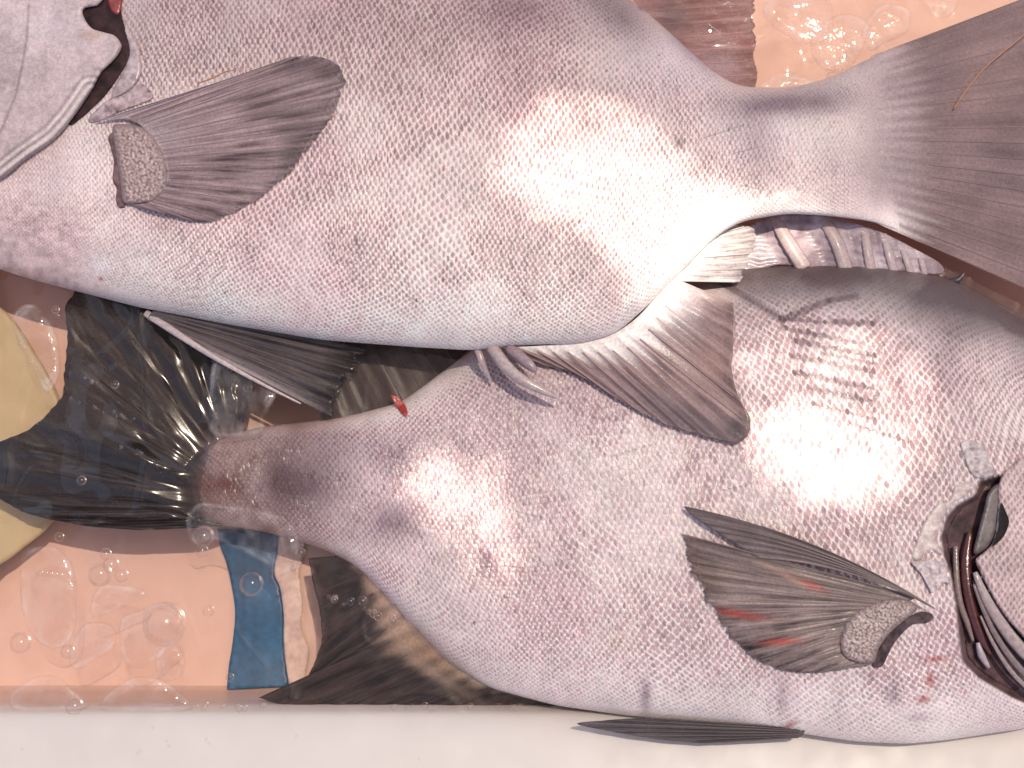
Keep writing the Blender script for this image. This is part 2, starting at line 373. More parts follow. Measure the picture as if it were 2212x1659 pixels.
def surf(B, pig, con, x, y):
    """height and colour of the living skin with its scale pits"""
    m, d, i, j = pit(B, con, x, y); s = B.i(B.sv, x)
    z = B.z(x, y) - DEPTH * s * m + .00012 * sstep(.9, 1.3, d) * con(x, y)
    if B.cav is not None:
        poly, dep = B.cav; k = inpoly(x, y, poly); dd = np.where(k, polydist(x, y, poly), 0); z = z - dep * sstep(0, 22, dd)
    c = pig(x, y); tone = (.85 + .3 * hsh(i, j, 77))
    k = np.clip(m * 1.05, 0, 1)[..., None]
    c = c * (1 - k) + k * c * ALM * tone[..., None]
    if B.cav is not None:
        k = sstep(3, 10, dd)[..., None]; n = fbm(x, y, 20, 84)[..., None]; c = c * (1 - k) + k * (np.array([.045, .027, .029]) + n * np.array([.14, .082, .084]))
    return z, c

def build_body(B, pig, con, parent, xr):
    xs = np.r_[np.arange(B.X[0], xr[0], 12.), np.arange(xr[0], xr[1], 3.), np.arange(xr[1], B.X[-1], 12.), B.X[-1]]
    t = np.linspace(-1, 1, 400); v = t * (1.25 - .25 * t ** 4)
    X = np.repeat(xs[:, None], len(v), 1); T, Bt = B.i(B.t, X), B.i(B.b, X); Y = .5 * (T + Bt) + .5 * (Bt - T) * v[None]
    Z, C = surf(B, pig, con, X, Y)
    V = at(X.ravel(), Y.ravel(), Z.ravel()); F = orient_up(V, gridF(len(xs), len(v)))
    # underside, coarse
    xs2 = np.linspace(B.X[0], B.X[-1], 90); v2 = np.sin(np.linspace(-1, 1, 24) * math.pi / 2)
    X2 = np.repeat(xs2[:, None], 24, 1); T2, B2 = B.i(B.t, X2), B.i(B.b, X2); Y2 = .5 * (T2 + B2) + .497 * (B2 - T2) * v2[None]
    m = .5 * (v2 + 1)[None]; Z2 = B.i(B.zt, X2) * (1 - m) + B.i(B.zb, X2) * m - .6 * B.i(B.h, X2) * np.sqrt(np.maximum(1 - v2[None] ** 2, 0))
    V2 = at(X2.ravel(), Y2.ravel(), Z2.ravel()); F2 = gridF(90, 24, len(V))
    VV = np.r_[V, V2]; F2 = orient_up(VV, F2)[:, ::-1]
    CC = np.r_[C.reshape(-1, 3), pig(X2, Y2).reshape(-1, 3)]
    return mesh('body', VV, np.r_[F, F2], M_SKIN, parent, CC)

def build_scales(B, pig, con, parent, hide):
    """every scale is a small lens-shaped plate set in its pit"""
    a0, a1 = B.A[0], B.A[-1]
    I, J = np.meshgrid(np.arange(-20, int(a1) + 20), np.arange(-60, 61)); I = I.ravel(); J = J.ravel()
    ta = I + .5 * np.mod(J, 2); tb = J.astype(float)
    x = np.interp(ta, B.A, B.X); y = .5 * (B.i(B.t, x) + B.i(B.b, x)) + tb * 10
    for k in range(40):                                # invert the lattice map
        aa, bb = B.lat(x, y); s = B.i(B.sv, x)
        x = x + .55 * np.clip(ta - aa, -4, 4) * 14.4 * s; y = y + .5 * np.clip(tb - bb, -4, 4) * 12.0 * s
        x = np.clip(x, B.X[0], B.X[-1])
    aa, bb = B.lat(x, y); v = (y - .5 * (B.i(B.t, x) + B.i(B.b, x))) / (.5 * (B.i(B.b, x) - B.i(B.t, x)))
    cn = con(x, y)
    ok = (np.abs(aa - ta) < .1) & (np.abs(bb - tb) < .1) & (np.abs(v) < .96) & (cn > .08) & (x > -40) & (x < 2250) & (y > -40) & (y < 1700)
    for poly in hide: ok &= ~inpoly(x, y, poly)
    x, y, I, J, cn, v = x[ok], y[ok], I[ok], J[ok], cn[ok], v[ok]
    f = .80 + .36 * hsh(I, J, B.seed); f2 = .86 + .26 * hsh(I, J, B.seed + 1); s = B.i(B.sv, x)
    x = x + .11 * (hsh(I, J, 21) - .5) * 14.4 * s; y = y + .14 * (hsh(I, J, 22) - .5) * 11.9 * s
    sq = 1 / (1 + .84 * v ** 2)                         # rows close up towards the edges
    rx = .25 * f * 14.4 * s; ry = .78 * f2 * 11.9 * s * sq
    lean = -B.shear * .8 + .30 * (hsh(I, J, 8) - .5)
    cx = np.array([0, .62, 1, .62, 0, -.62, -1, -.62]); sy = np.array([-1, -.55, 0, .55, 1, .55, 0, -.55])
    PX = x[:, None] + rx[:, None] * cx + lean[:, None] * ry[:, None] * sy; PY = y[:, None] + ry[:, None] * sy
    PX = np.c_[x, PX]; PY = np.c_[y, PY]
    rim = np.r_[0, np.ones(8)]; up = np.r_[0, -B.head * cx]; upy = np.r_[0, sy]
    tilt = (.05 + .42 * hsh(I, J, 12))[:, None]; tily = (.6 * (hsh(I, J, 13) - .5))[:, None]
    Z = B.z(PX, PY) + s[:, None] * DEPTH * cn[:, None] * (-.55 - .20 * rim + tilt * up * 1.6 + tily * upy)
    ce = (np.clip(cn * 1.25, 0, 1) ** .6)[:, None]
    C0 = pig(x, y) * (1 - (1 - ALM) * ce) * (1 + ce[:, 0] * (.44 * hsh(I, J, 77) - .22))[:, None]
    C0 = C0 * (1 + np.stack([hsh(I, J, 31), hsh(I, J, 32), hsh(I, J, 33)], -1) * .12 - .06)
    blood = (hsh(I, J, 41) > .990)[:, None]; C0 = np.where(blood, C0 * np.array([.85, .6, .6]), C0)
    C = np.repeat(C0[:, None], 9, 1) * np.where(rim > 0, 1.08, .97)[None, :, None]
    P = at(PX.ravel(), PY.ravel(), Z.ravel()).reshape(-1, 9, 3)
    ft = np.array([[0, 1 + k, 1 + (k + 1) % 8] for k in range(8)])
    ft = orient_up(P[0], ft)
    n = len(x); big = np.argsort(-(rx * ry * (.6 + .4 * cn)))[:300]
    rest = np.setdiff1d(np.arange(n), big)
    for q in big:
        o = P[q, 0]; ob = mesh('scale', P[q] - o, ft, M_SCALE, parent, C[q]); ob.location = o
    F = (np.arange(len(rest))[:, None, None] * 9 + ft[None]).reshape(-1, 3)
    ob = mesh('small_scales', P[rest].reshape(-1, 3), F, M_SCALE, parent, C[rest].reshape(-1, 3)); ob['kind'] = 'stuff'

# ------------------------------------------------------------------ fins, patches, tubes
def fin(name, parent, base, tip, zf, nrays, dark, pale, mat=M_FIN, ridge=.0004, ragged=.03, stripe=.6, seed=1, blots=(), th=.0009, nu=34, rays=True, bend=0., raycol=1.25, mott=.5, raylen=.93, sharp=1.0, fork=1.0, pig=None, root=.3, ray0=.02, fringe=.0, gain=2.4, wild=0., flatroot=5.):
    dark, pale = np.array(dark), np.array(pale)
    nv = max(60, nrays * 14); v = np.linspace(0, 1, nv)
    B_ = resample(smooth_poly(base, False), v); T_ = resample(smooth_poly(tip, False), v)
    u = np.linspace(0, 1, nu); rag = 1 - ragged * (vn(v * 400, 0 * v, 3, seed) * .5 + vn(v * 400, 0 * v, 400 / nrays * .5, seed + 1))
    def pos(U, Vv):
        b = np.stack([np.interp(Vv, v, B_[:, k]) for k in (0, 1)], -1); t_ = np.stack([np.interp(Vv, v, T_[:, k]) for k in (0, 1)], -1)
        d = t_ - b; p = b + d * U[..., None]
        nrm = np.stack([-d[..., 1], d[..., 0]], -1)
        return p + nrm * (bend * 4 * U * (1 - U))[..., None]
    U, Vv = np.meshgrid(u, v, indexing='ij'); U = U * rag[None]
    p = pos(U, Vv); X, Y = p[..., 0], p[..., 1]
    ph = Vv * nrays + .5 * (vn(Vv * nrays * 10, 0 * Vv, 9, seed + 2) - .5); cr = .5 + .5 * np.cos(2 * math.pi * ph); cr = cr ** sharp
    Z = zf(X, Y, U, Vv) + ridge * (cr - .5) * np.clip(U * flatroot, .02, 1)
    if wild: Z = Z + wild * (fbm(Vv * nrays * 9 + U * 6, U * 26 + Vv * 4, 9, seed + 21, 3) - .5) * sstep(.12, .45, U) * np.clip(1.6 - U, 0, 1)
    fine = np.clip(.5 + gain * (fbm(Vv * nrays * 46 * fork, U * 30 + Vv * 3, 6, seed + 7, 3) - .5), 0, 1); mid = fbm(Vv * 300, U * 50, 22, seed + 9, 2)
    k = np.clip(stripe * (.42 * cr + .62 * fine) + (1 - stripe) * mid + mott * (fbm(X, Y, 70, seed + 13, 3) - .5), 0, 1)[..., None]
    C = dark * (1 - k) + pale * k
    for bx, by, rx, ry, ang, cc, a in blots:
        g = (a * blob(X, Y, bx, by, rx, ry, ang))[..., None]; C = C * (1 - g) + g * np.array(cc)
    if pig is not None:
        g = (1 - sstep(.02, root, U + .25 * root * (mid - .5) + .3 * root * (cr - .5)))[..., None]; C = C * (1 - g) + g * pig(X, Y)
    A = 1 - fringe * sstep(.80, 1.0, U) * (.35 + .9 * (1 - fine)); C = np.concatenate([C, np.clip(A, .05, 1)[..., None]], -1)
    top = at(X.ravel(), Y.ravel(), Z.ravel()); n = len(top)
    bot = at(X.ravel(), Y.ravel(), (Z - th * (1.05 - .75 * U)).ravel())
    F = orient_up(top, gridF(nu, nv)); F2 = F[:, ::-1] + n
    g = np.arange(n).reshape(nu, nv); loop = np.r_[g[0], g[1:, -1], g[-1, -2::-1], g[-2:0:-1, 0]]
    nx = np.roll(loop, -1); Fs = np.stack([loop, nx, nx + n, loop + n], -1)
    o = mesh(name, np.r_[top, bot], np.r_[F, F2, Fs], mat, parent, np.r_[C.reshape(-1, 4), C.reshape(-1, 4)])
    if rays:
        for r in range(nrays + 1):
            vv = np.clip((r + 0.0) / nrays, .004, .996); uu = np.linspace(ray0, raylen - .12 * hsh(r, 3, seed), 16)
            Vr = np.full(16, vv); q = pos(uu, Vr); dq = np.gradient(q, axis=0); nn = np.stack([-dq[:, 1], dq[:, 0]], -1); nn /= np.linalg.norm(nn, axis=1)[:, None] + 1e-9
            wd = (2.0 - 1.2 * uu) * (.8 + .4 * hsh(r, 1, seed)); pts = []; zz = []
            for a_, hgt in ((-1, -.3), (-.55, .7), (0, 1.), (.55, .7), (1, -.3)):
                pp = q + nn * (wd * a_)[:, None]; pts.append(pp); zz.append(zf(pp[:, 0], pp[:, 1], uu, Vr) + ridge * .5 * np.minimum(.5 + uu * 2, 1) + hgt * .00028 * (1.1 - .8 * uu))
            PP = np.stack(pts, 1); ZZ = np.stack(zz, 1); W = at(PP[..., 0].ravel(), PP[..., 1].ravel(), ZZ.ravel())
            kk = np.clip(.45 + .5 * fbm(uu * 60, uu * 0 + r * 9, 14, seed), 0, 1)[:, None]; cc = (dark * (1 - kk) + pale * kk) * raycol
            for bx, by, rx, ry, ang, c2, a in blots:
                g2 = (a * blob(q[:, 0], q[:, 1], bx, by, rx, ry, ang))[:, None]; cc = cc * (1 - g2) + g2 * np.array(c2)
            o2 = W.mean(0); ob = mesh('ray', W - o2, orient_up(W, gridF(16, 5)), M_RAY, o, np.repeat(cc, 5, 0)); ob.location = o2
    return o

def patch(name, parent, outline, zf, cf, mat, step=6., th=.002, smooth_n=5, edge=0., edge_w=12.):
    """closed slab over a traced outline; edge>0 rounds the rim down"""
    ol = smooth_poly(outline, True, smooth_n) if smooth_n > 1 else np.array(outline, float)
    L_ = np.hypot(*(np.roll(ol, -1, 0) - ol).T).sum(); ol = resample(np.r_[ol, ol[:1]], np.linspace(0, 1, max(12, int(L_ / step)) + 1))[:-1]
    x0, y0 = ol.min(0); x1, y1 = ol.max(0)
    gx, gy = np.meshgrid(np.arange(x0 + step / 2, x1, step), np.arange(y0 + step / 2, y1, step * .9)); gx[1::2] += step / 2
    gx, gy = gx.ravel(), gy.ravel(); d = polydist(gx, gy, ol); k = inpoly(gx, gy, ol) & (d > step * .45)
    pts = np.r_[ol, np.stack([gx[k], gy[k]], -1)]; nb = len(ol)
    r = delaunay_2d_cdt([Vector(p) for p in pts.tolist()], [(a, (a + 1) % nb) for a in range(nb)], [list(range(nb))], 1, 1e-6)
    P = np.array([list(p) for p in r[0]]); F = np.array([f for f in r[2] if len(f) == 3])
    inb = polydist(P[:, 0], P[:, 1], ol)
    Z = zf(P[:, 0], P[:, 1])
    if edge: Z = Z - edge * (1 - np.sqrt(np.clip(1 - (1 - np.clip(inb / edge_w, 0, 1)) ** 2, 0, 1)))
    C = cf(P[:, 0], P[:, 1], inb); V = at(P[:, 0], P[:, 1], Z); F = orient_up(V, F); n = len(V)
    e = {}
    for f in F:
        for a, b in ((f[0], f[1]), (f[1], f[2]), (f[2], f[0])): e[(a, b)] = 1
    bd = np.array([k2 for k2 in e if (k2[1], k2[0]) not in e])
    Vb = at(P[:, 0], P[:, 1], Z - th); Fs = np.stack([bd[:, 1], bd[:, 0], bd[:, 0] + n, bd[:, 1] + n], -1)
    return mesh(name, np.r_[V, Vb], [np.r_[F, F[:, ::-1] + n], Fs], mat, parent, np.r_[C, C])

def cells(x, y, s, seed=0):
    """distance to the nearest point of a jittered grid, in cells"""
    x, y = (x * .83 + y * .56) / s, (y * .83 - x * .56) / s; xi, yi = np.floor(x), np.floor(y); d = np.full(np.shape(x), 9.)
    for a in (-1, 0, 1):
        for b in (-1, 0, 1):
            i, j = xi + a, yi + b; d = np.minimum(d, np.hypot(x - i - hsh(i * 7 + 3, j * 5, seed), y - j - hsh(i * 3, j * 11 + 1, seed + 9)))
    return d
def grainy(a, b, s, seed):
    a, b = np.array(a, float), np.array(b, float)
    return lambda x, y, d: (lambda k, c: c * k + (1 - k) * np.array([.21, .145, .145]))(sstep(0, 16, d)[:, None], a + (b - a) * (sstep(.75, .2, cells(x, y, s, seed)) * (.6 + .6 * vn(x, y, 18, seed)))[:, None])
def flat(c): 
    c = np.array(c, float); return lambda x, y, d: np.ones((len(x), 3)) * c
def mottled(a, b, s=14, seed=0, p=1.):
    a, b = np.array(a, float), np.array(b, float)
    return lambda x, y, d: a + (b - a) * (np.clip((fbm(x, y, s, seed) - .25) * 2, 0, 1) ** p)[:, None]

def tube(name, parent, path, radii, mat, c=None, nseg=8, flat_=1.):
    """path: (x,y,z[m]) traced, radii in px"""
    P = smooth_poly(path, False, 6); n = len(P); R = np.interp(np.linspace(0, 1, n), np.linspace(0, 1, len(radii)), radii) * S
    W = at(P[:, 0], P[:, 1], P[:, 2]); T = np.gradient(W, axis=0); T /= np.linalg.norm(T, axis=1)[:, None]
    U = np.cross(T, [0, 0, 1.]); U /= np.linalg.norm(U, axis=1)[:, None] + 1e-9; Q = np.cross(U, T)
    th = np.linspace(0, 2 * math.pi, nseg + 1)[:-1]
    V = W[:, None] + R[:, None, None] * (np.cos(th)[None, :, None] * U[:, None] + flat_ * np.sin(th)[None, :, None] * Q[:, None])
    a = np.arange(n * nseg).reshape(n, nseg); F = np.stack([a[:-1], a[1:], np.roll(a[1:], -1, 1), np.roll(a[:-1], -1, 1)], -1).reshape(-1, 4)
    V = np.r_[V.reshape(-1, 3), W[:1], W[-1:]]; m = n * nseg
    cap = np.array([[m, k, (k + 1) % nseg] for k in range(nseg)] + [[m + 1, (n - 1) * nseg + (k + 1) % nseg, (n - 1) * nseg + k] for k in range(nseg)])
    cc = None
    if c is not None: cc = np.ones((len(V), 3)) * np.array(c)
    return mesh(name, V, [F[:, ::-1], cap[:, ::-1]], mat, parent, cc)

# ------------------------------------------------------------------ the tub and its water
FLOOR = -.046
tub = tag(empty('tub'), 'white plastic tub holding the two fish in pink water', 'tub')
yw = at(1106, 1534, 0)[1]                                 # waterline on the near wall
def wallprof(sgn):
    return None
xl, xr_, yf = -.46, .335, .44
prof = [(-.010, FLOOR - .0015), (-.006, FLOOR + .004), (-.003, -.026), (-.0008, -.006), (.008, .005), (.045, .0155), (.085, .03), (.12, .06), (.135, .085), (.15, .088)]   # outward distance from the waterline, height
def wall_strip(name, P0, P1, out):
    nx = 60; t = np.linspace(0, 1, nx); pr = smooth_poly([(a, b) for a, b in prof], False, 8)
    base = np.array(P0)[None] * (1 - t[:, None]) + np.array(P1)[None] * t[:, None]
    V = np.zeros((nx, len(pr), 3)); V[..., 0] = base[:, None, 0] + out[0] * pr[None, :, 0]; V[..., 1] = base[:, None, 1] + out[1] * pr[None, :, 0]; V[..., 2] = pr[None, :, 1]
    F = orient_up(V.reshape(-1, 3), gridF(nx, len(pr)))
    return mesh(name, V.reshape(-1, 3), F, M_TUB, tub)
wall_strip('wall', (xl - .1, yw), (xr_ + .25, yw), (0, -1))
wall_strip('wall', (xl - .1, yf), (xr_ + .25, yf), (0, 1))
wall_strip('wall', (xl, yw - .15), (xl, yf + .15), (-1, 0))
wall_strip('wall', (xr_ + .055, yw - .15), (xr_ + .055, yf + .15), (1, 0))
g = np.array([(xl - .02, yw - .02, FLOOR), (xr_ + .03, yw - .02, FLOOR), (xr_ + .03, yf + .02, FLOOR), (xl - .02, yf + .02, FLOOR)])
gg = np.stack(np.meshgrid(np.linspace(xl - .02, xr_ + .03, 40), np.linspace(yw - .01, yf + .02, 40), indexing='ij'), -1).reshape(-1, 2)
GV = np.c_[gg, FLOOR + .0015 * (fbm(gg[:, 0] * 1000, gg[:, 1] * 1000, 120, 5) - .5)]
mesh('floor', GV, orient_up(GV, gridF(40, 40)), M_FLOOR, tub)

# water: rippled sheet closed into a body
def ripple(X, Y):
    x, y = X * 1000, Y * 1000
    h = .0034 * (fbm(x + 300, y, 60, 91, 2) - .5) + 0.0018 * (fbm(x, y + 70, 22, 92, 2) - .5)
    for sc_, a_, sd_ in ((46, .0009, 95), (30, .0006, 96)):
        q = vn(x + 9 * vn(x, y, 17, sd_ + 4), y + 9 * vn(x, y, 15, sd_ + 5), sc_, sd_); h = h + a_ * np.maximum(1 - np.abs(q - .5) / .07, 0) ** 2
    return h
nx, ny = 620, 470
wx, wy = np.linspace(xl - .015, xr_ + .06, nx), np.linspace(yw - .02, yf + .02, ny)
WX, WY = np.meshgrid(wx, wy, indexing='ij'); WZ = ripple(WX, WY)
Vt = np.stack([WX, WY, WZ], -1).reshape(-1, 3); n = len(Vt)
Vb = Vt.copy(); Vb[:, 2] = FLOOR - .006
F = orient_up(Vt, gridF(nx, ny)); gI = np.arange(n).reshape(nx, ny)
loop = np.r_[gI[:, 0], gI[-1, 1:], gI[-2::-1, -1], gI[0, -2:0:-1]]; nxl = np.roll(loop, -1)
c4 = np.array([gI[0, 0], gI[-1, 0], gI[-1, -1], gI[0, -1]])
Vs = np.r_[Vt, Vb[loop]]; m = len(loop); Fs = np.stack([loop, n + np.arange(m), n + np.roll(np.arange(m), -1), nxl], -1)
corner = [int(np.where(loop == c)[0][0]) + n for c in c4]
water = mesh('water', Vs, [F, Fs, np.array([corner[::-1]])], M_WATER)
water['kind'] = 'structure'

# ------------------------------------------------------------------ upper fish (head at the left)
fu = tag(empty('fish'), 'silvery mauve fish lying uppermost, grey tail spread over the other fish\'s back', 'fish')
OPU = [(218, -30), (215, 8), (183, 18), (180, 34), (197, 60), (225, 70), (246, 76), (260, 91), (262, 106), (246, 130), (218, 158), (197, 197), (155, 258), (116, 302), (53, 346), (0, 388), (-120, 440), (-300, 440), (-420, 380), (-440, 290), (-380, 170), (-250, 40), (-80, -70), (100, -110)]
PECU = [(240, 265), (300, 225), (440, 178), (545, 150), (633, 121), (690, 118), (738, 129), (756, 165), (742, 210), (717, 260), (685, 302), (650, 352), (598, 404), (527, 450), (446, 482), (387, 469), (330, 452), (270, 440)]
build_body(UP, pig_up, con_up, fu, (-60, 1930))
build_scales(UP, pig_up, con_up, fu, [OPU, PECU, [(170, 40), (300, 60), (300, 210), (200, 260)]])
zu = UP.z
# gill opening, collar of skin, gill cover
patch('gill_opening', fu, [(215, -40), (268, -40), (262, 20), (270, 60), (281, 95), (276, 130), (256, 166), (230, 202), (205, 228), (176, 254), (150, 270), (140, 230), (150, 90), (150, 0)], lambda x, y: zu(x, y) + .0006, mottled((.012, .006, .007), (.05, .022, .024), 16, 3), M_DARK, 5, .002)
patch('gill_tissue', fu, [(228, -30), (262, -30), (263, 10), (255, 32), (240, 22), (232, 0)], lambda x, y: zu(x, y) + .0016, mottled((.16, .018, .014), (.34, .05, .035), 9, 4), M_FLESH, 4, .001, edge=.0008, edge_w=8)
patch('shoulder_skin', fu, [(268, 60), (284, 78), (298, 100), (304, 135), (302, 165), (285, 190), (262, 205), (240, 212), (248, 185), (268, 150), (280, 110)], lambda x, y: zu(x, y) + .0012, mottled((.30, .21, .22), (.50, .40, .41), 12, 5), M_FLESH, 4, .001, edge=.0008, edge_w=9)
patch('shoulder_bruise', fu, [(236, 214), (262, 208), (290, 190), (305, 180), (322, 195), (330, 212), (300, 226), (262, 240), (215, 262), (190, 262), (205, 240)], lambda x, y: zu(x, y) + .0006 + .0004 * fbm(x, y, 8, 6), mottled((.05, .022, .026), (.52, .38, .39), 13, 6, .6), M_FLESH, 3, .001, edge=.0004, edge_w=10)
def z_op(x, y):
    d = polydist(x, y, [(210, 170), (197, 197), (155, 258), (116, 302), (53, 346), (0, 388), (-120, 440)], False)
    band = .0009 * (np.sin(np.clip(d, 0, 34) / 34 * math.pi * 3) * sstep(40, 6, d)) * sstep(300, 200, x)
    return zu(x, y) + .0042 + band + .0006 * (fbm(x, y, 60, 41) - .5)
def c_op(x, y, d):
    n1, n2 = fbm(x, y, 70, 42, 3), fbm(x, y, 16, 43, 3)
    c = np.ones((len(x), 3)) * np.array([.44, .335, .34]); c = c * (1 + .6 * (n1 - .5) + .4 * (n2 - .5))[:, None]
    dr = polydist(x, y, [(197, 197), (155, 258), (116, 302), (53, 346), (0, 388)], False)
    k = (sstep(44, 30, dr) * (.5 + .5 * np.sin(dr * .42)))[:, None]; c = c * (1 - .45 * k); k = (sstep(40, 20, dr) * (.5 - .5 * np.sin(dr * .42)))[:, None]; c = c * (1 - .6 * k) + .6 * k * np.array([.75, .64, .605])
    lt = (.5 * blob(x, y, 110, 60, 80, 50))[:, None]; c = c * (1 - lt) + lt * np.array([.62, .53, .55])
    k = sstep(4.5, .6, polydist(x, y, [(62, 10), (58, 80), (50, 130), (36, 200), (0, 288)], False))[:, None]; c = c * (1 - .42 * k)
    c = c * (.86 + .3 * vn(x, y, 5, 44))[:, None]
    k = (.5 * blob(x, y, 195, 75, 22, 10))[:, None]; c = c * (1 - k) + k * np.array([.40, .22, .13])
    return np.clip(c, .02, .85)
patch('gill_cover', fu, OPU, z_op, c_op, M_SKIN, 3.6, .0035, edge=.0022, edge_w=16)
# pectoral fin with its scaly root
def z_pec(x, y, u, v): return zu(x, y) + .0030 + .0030 * np.sin(np.clip(u, 0, 1) * 2.7) - .0035 * u
fin('pectoral_fin', fu, [(268, 256), (300, 268), (330, 300), (352, 340), (358, 390), (330, 432), (290, 442)],
    [(640, 120), (690, 118), (738, 129), (756, 165), (742, 210), (717, 260), (685, 302), (650, 352), (598, 404), (527, 450), (446, 482), (387, 469)],
    z_pec, 15, (.052, .026, .032), (.40, .275, .28), M_FIN, .00035, .035, .70, 21, blots=((640, 330, 40, 110, 20, (.10, .065, .08), .5), (690, 150, 90, 22, 10, (.09, .055, .065), .65), (340, 290, 60, 40, 0, (.42, .33, .35), .5)), raycol=.8, mott=.7, fringe=.75)
fin('pectoral_edge', fu, [(205, 262), (240, 258), (268, 256)], [(600, 136), (625, 124), (645, 122)], z_pec, 2, (.14, .09, .105), (.42, .32, .35), M_FIN, .0005, .0, .4, 22, rays=False, nu=40)
patch('fin_root', fu, [(243, 275), (262, 268), (300, 272), (325, 288), (345, 316), (358, 350), (360, 398), (335, 432), (300, 440), (268, 438), (262, 410), (258, 380), (250, 330)], lambda x, y: zu(x, y) + .0038 + .0006 * sstep(.8, .1, cells(x, y, 7, 52)), grainy((.20, .12, .115), (.46, .34, .32), 6, 52), M_SKIN, 2.3, .004, edge=.0016, edge_w=18)
patch('shaded_axil', fu, [(234, 296), (250, 286), (256, 340), (266, 385), (272, 442), (256, 448), (250, 430), (252, 408), (243, 388), (246, 350), (240, 322)], lambda x, y: zu(x, y) + .0004, mottled((.10, .055, .06), (.22, .13, .14), 8, 53), M_DARK, 4, .001)  # dark flesh with the fin root's shadow painted in
# tail
def z_tail(x, y, u, v):
    r = sstep(.0, .15, u); return (1 - r) * (UP.z(x, y) - .0004 + .0006 * sstep(0, .05, u)) + r * (.0118 + .0042 * np.sin(v * 3.0) + .0032 * np.sin(np.clip(u * 7, 0, math.pi)) * np.sin(v * 3.1) - .001 * u)
fin('tail_fin', fu, [(1880, 122), (1876, 200), (1872, 300), (1876, 400), (1884, 478)], [(2320, -45), (2420, 20), (2480, 160), (2470, 320), (2500, 480), (2480, 620), (2390, 700)],
    z_tail, 18, (.105, .062, .064), (.265, .172, .168), M_DRYFIN, .00012, .05, .35, 31, nu=60, blots=((1890, 300, 90, 230, 0, (.33, .24, .245), .6), (2180, 330, 90, 20, 8, (.06, .04, .05), .6), (2190, 395, 80, 24, 10, (.08, .055, .07), .6), (2130, 120, 120, 60, -20, (.27, .17, .17), .5), (2000, 180, 90, 50, -25, (.13, .085, .09), .5)), raycol=.92, mott=.6, pig=pig_up, root=.26, ray0=.22)
# soft dorsal fin
def z_dor(x, y, u, v): return .001 - .005 * u + .0006 * np.sin(v * 30)
fin('dorsal_fin', fu, [(1300, -60), (1368, 2), (1434, 63), (1490, 112), (1545, 160), (1585, 190)], [(1600, -80), (1640, -10), (1632, 40), (1640, 88), (1632, 130), (1640, 160), (1632, 192)],
    z_dor, 9, (.13, .035, .030), (.36, .19, .17), M_DRYFIN, .0004, .05, .6, 33, fringe=.4, blots=((1450, 40, 50, 40, 40, (.10, .06, .065), .7), (1550, 150, 50, 40, 40, (.36, .25, .27), .6), (1620, 95, 20, 10, 0, (.25, .05, .04), .6)))
# anal fin: three spines and a soft ragged lobe resting on the fish below
def z_ana(x, y, u, v):
    low = LO.z(x, y) + .0016; return np.maximum(low, UP.i(UP.zb, x) * (1 - u) + (LO.z(x, y) + .003) * u)
fin('anal_fin', fu, [(1085, 750), (1180, 746), (1300, 730), (1365, 695), (1415, 645), (1455, 600)],
    [(1185, 792), (1262, 815), (1340, 866), (1434, 916), (1504, 940), (1575, 959), (1602, 955), (1624, 930), (1622, 900), (1604, 872), (1590, 834), (1583, 790), (1585, 745), (1586, 700), (1587, 655)],
    z_ana, 14, (.075, .036, .038), (.40, .265, .255), M_FIN, .0008, .015, .6, 35, blots=((1540, 790, 50, 45, 20, (.40, .24, .20), .45), (1480, 905, 140, 30, 25, (.09, .065, .08), .75), (1590, 925, 30, 26, 0, (.06, .045, .055), .8), (1450, 640, 60, 70, 0, (.70, .63, .64), .7), (1350, 720, 60, 24, -20, (.36, .24, .24), .7)), raycol=1.05, mott=.5, sharp=1.5, fringe=.3, pig=pig_up, root=.3, ray0=.12)
FAN = [(1606, 610), (1607, 596), (1606, 584), (1612, 581), (1620, 577), (1622, 565), (1621, 552), (1625, 549), (1630, 546), (1633, 533), (1631, 522), (1635, 518), (1638, 505), (1630, 492), (1612, 487), (1596, 486)]
fin('fin_fan', fu, [(1452, 606), (1480, 580), (1510, 548), (1540, 514), (1566, 494)], FAN, lambda x, y, u, v: np.maximum(LO.z(x, y) + .0035, .0266 - .00005 * (x - 1500)) - .0006 * u, 9, (.20, .15, .155), (.62, .54, .52), M_FIN, .0007, .05, .8, 36, nu=40, raycol=1.0, mott=.3, sharp=1.4, fringe=.5, pig=pig_up, root=.35, ray0=.1)
tube('spine', fu, [(1030, 748, .021), (1040, 778, .022), (1052, 806, .020), (1062, 826, .019)], [9, 8, 5, 1.2], M_FLESH, (.42, .31, .31))
tube('spine', fu, [(1062, 748, .024), (1092, 790, .030), (1130, 822, .033), (1172, 844, .0335), (1208, 862, .033)], [14, 14, 11.5, 8, 1.5], M_FLESH, (.43, .33, .32))
tube('spine', fu, [(1100, 752, .026), (1140, 785, .032), (1158, 802, .033)], [13, 12, 5], M_FLESH, (.30, .21, .22))
# pelvic fin along the belly
def z_pel(x, y, u, v): return .003 + .0012 * np.sin(v * 3) - .002 * u
fin('pelvic_fin', fu, [(318, 690), (326, 676), (340, 664), (352, 660)], [(722, 905), (744, 888), (752, 850), (772, 814), (776, 798), (790, 772), (800, 758), (760, 742), (640, 722)],
    z_pel, 11, (.010, .007, .007), (.13, .095, .095), M_BLACK, .0006, .05, .7, 37, nu=60, wild=.0022, fringe=.9, flatroot=2., ray0=.15, blots=((500, 790, 160, 14, 27, (.46, .38, .38), .7), (770, 830, 75, 110, 0, (.014, .010, .010), .95)), raycol=1.15)  # last blot puts the shadow over the fin tip into the colour
tube('spine', fu, [(315, 676, .002), (385, 722, .004), (460, 770, .0042), (560, 826, .003), (650, 872, .002)], [9, 8, 6, 4, 2], M_FLESH, (.46, .37, .37), flat_=.6)

